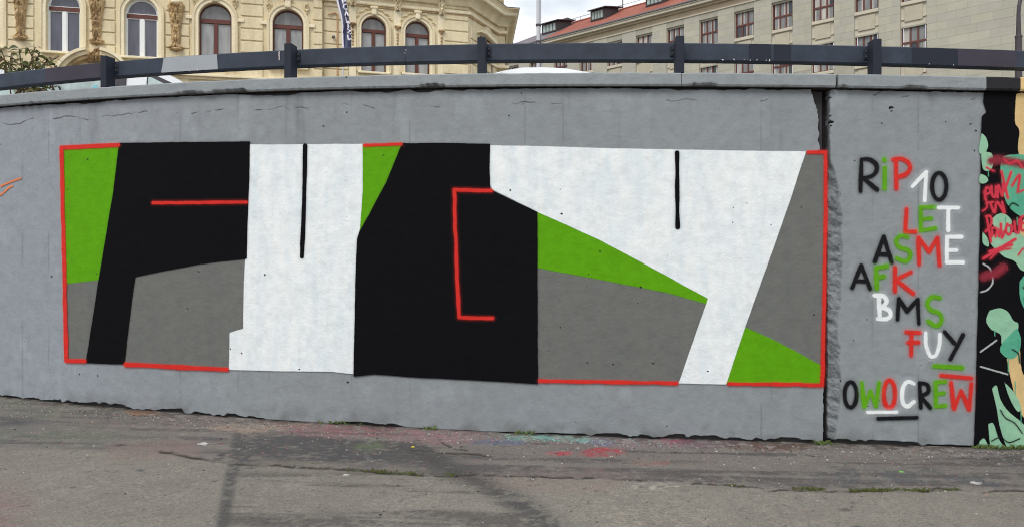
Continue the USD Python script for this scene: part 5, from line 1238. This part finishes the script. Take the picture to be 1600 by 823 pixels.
V = cloth(0, 1, 0); W = V + np.array([0, 0.008, 0]); nV = V.shape[0] * V.shape[1]; gf = grid_faces(*V.shape[:2])
obj('cloth', trimesh.Trimesh(np.vstack([V.reshape(-1, 3), W.reshape(-1, 3)]), np.vstack([gf, gf[:, ::-1] + nV]), process=False), M['flag'], fl, smooth=True)
obj('hem', tube([fp_(a - 0.3, y, 0) for a, y in zip(lx[::4], ly[::4])], 0.022, 6), M['flag_white'], fl)
pl_ = [fp_(a - 1.2, y, 0.02) for a, y in zip(lx[::6], ly[::6])]; X0 = pl_[-1][0]
obj('pole', tube(pl_ + [np.array([X0, Yf, float(street_z(X0))])], 0.02, 6), M['pole_pale'], fl)
def flag_glyph(y0, strokes, sc=1.0):
    for s in strokes:
        pts = []
        for (u, v) in s:
            y = y0 + v * 8.5 * sc
            a, b = np.interp(y, ly, lx), np.interp(y, ly, rx); uu = 0.52 + 0.46 * u
            pts.append(fp_(a + (b - a) * uu, y, -0.02 + 0.06 * math.sin(uu * 7 + y * 0.11)))
        yield tube(pts, 0.021, 5)
GL = [[[(0, 0), (1, .05)], [(0, 0), (.1, .9)], [(0, .45), (.8, .5)]], [[(0, 0), (0.1, 1)], [(0, 0), (.9, .2), (.8, .55), (.1, .6)]], [[(.9, 0), (.2, .1), (0, .6), (.3, .95), (.95, .9)]], [[(0, 1), (.5, 0), (1, 1)], [(.2, .6), (.8, .6)]], [[(0, 0), (.1, .9), (.95, 1)]],
      [[(0, 0), (1, .1)], [(.5, 0), (.4, 1)]], [[(.1, 0), (.9, .4), (.2, .7), (.95, 1)]], [[(.1, 0), (.3, .9)], [(.3, .9), (.95, .7)]]]
for i, gl in enumerate(GL): obj('flag_letter', cat(list(flag_glyph(-12 + i * 9.6, gl))), M['flag_white'], fl)

# shrub with drooping leaves behind the rail at the left edge
M['leaf'] = [None] * 4
for i, c in enumerate(((92, 98, 56), (118, 118, 72), (128, 104, 72), (70, 76, 48))):
    nodes = {'g': ('geometry', {}), 'n': ('noise_texture', {'scale': 25.0}), 'r': ('rgb_ramp', {'ramp': [(0.3, tuple(np.array(alb(*c)) * 0.8)), (0.7, tuple(np.array(alb(*c)) * 1.25))]}), 'p': ('principled_bsdf', {'roughness': 0.5, 'specular_ior_level': 0.4}), 't': ('translucent_bsdf', {'color': tuple(np.array(alb(*c)) * 1.3)}), 'm': ('mix_closure', {'fac': 0.25})}
    M['leaf'][i] = usdkit.material(stage, f'/World/Looks/leaf_{"abcd"[i]}', nodes, [('g.position', 'n.vector'), ('n.fac', 'r.fac'), ('r.color', 'p.base_color'), ('p.BSDF', 'm.closure1'), ('t.BSDF', 'm.closure2')], surface='m.closure')
M['stem'] = mat('shrub_stem', alb(96, 76, 58), 0.8, 0.2, 0.2, 20)
rs = np.random.default_rng(12)
shrub = thing('shrub', 'leafy shrub with drooping olive leaves growing behind the rail at the left edge', 'shrub')
Yb = 10.4
roots = [ray(38, 160, Yb), ray(8, 165, Yb + 0.1), ray(70, 158, Yb - 0.1)]
LV = [[] for _ in range(4)]
def leaf(p, d, L, wid, droop):
    d = d / np.linalg.norm(d); s = np.cross(d, [0, 0, 1.0]); s /= max(np.linalg.norm(s), 1e-6)
    s = s * math.cos(0.5) + np.array([0, 0, 1]) * math.sin(rs.normal(0, 0.5)); n = 6; V = []
    for k in range(n):
        t = k / (n - 1); c = p + d * L * t + np.array([0, 0, -droop * L * t * t]); w = wid * math.sin(np.pi * min(1, 0.12 + 0.88 * t) ** 0.8) * (1 if k < n - 1 else 0.05)
        V += [c - s * w + [0, 0, w * .25], c, c + s * w + [0, 0, w * .25]]
    return trimesh.Trimesh(np.array(V), grid_faces(n, 3), process=False)
stems = []
targets = [(2, 78), (18, 84), (30, 77), (44, 76), (55, 74), (62, 82), (78, 90), (92, 88), (12, 98), (50, 96), (70, 100), (34, 92), (-14, 80), (86, 100), (-30, 90), (24, 132), (36, 140), (48, 134), (72, 138), (88, 136), (12, 140), (60, 142)]
for (tx, ty) in targets:
    b = roots[int(rs.integers(0, 3))] + np.array([rs.normal(0, .05), rs.normal(0, .08), 0]); e = ray(tx, ty, Yb + rs.normal(0, 0.25))
    mid = (b + e) / 2 + np.array([rs.normal(0, .05), rs.normal(0, .05), 0.10]); ts = np.linspace(0, 1, 7)[:, None]
    pts = (1 - ts) ** 2 * b + 2 * ts * (1 - ts) * mid + ts ** 2 * e
    stems.append(tube(pts, 0.008, 5))
    n = 13 if ty < 105 else 9
    for k in range(n):
        t = 0.35 + 0.65 * (k / (n - 1)); i = min(5, int(t * 6)); p = pts[i] + (pts[i + 1] - pts[i]) * (t * 6 - i) if i < 6 else pts[-1]
        a = rs.uniform(0, 2 * np.pi); d = np.array([math.cos(a), 0.6 * math.sin(a), rs.uniform(-0.1, 0.75)])
        LV[int(rs.choice(4, p=[.34, .22, .16, .28]))].append(leaf(p, d, rs.uniform(0.11, 0.20), rs.uniform(0.016, 0.026), rs.uniform(0.5, 1.1)))
obj('stem', cat(stems), M['stem'], shrub, kind='stuff')
for i in range(4): obj('leaves', cat(LV[i]), M['leaf'][i], shrub, kind='stuff')
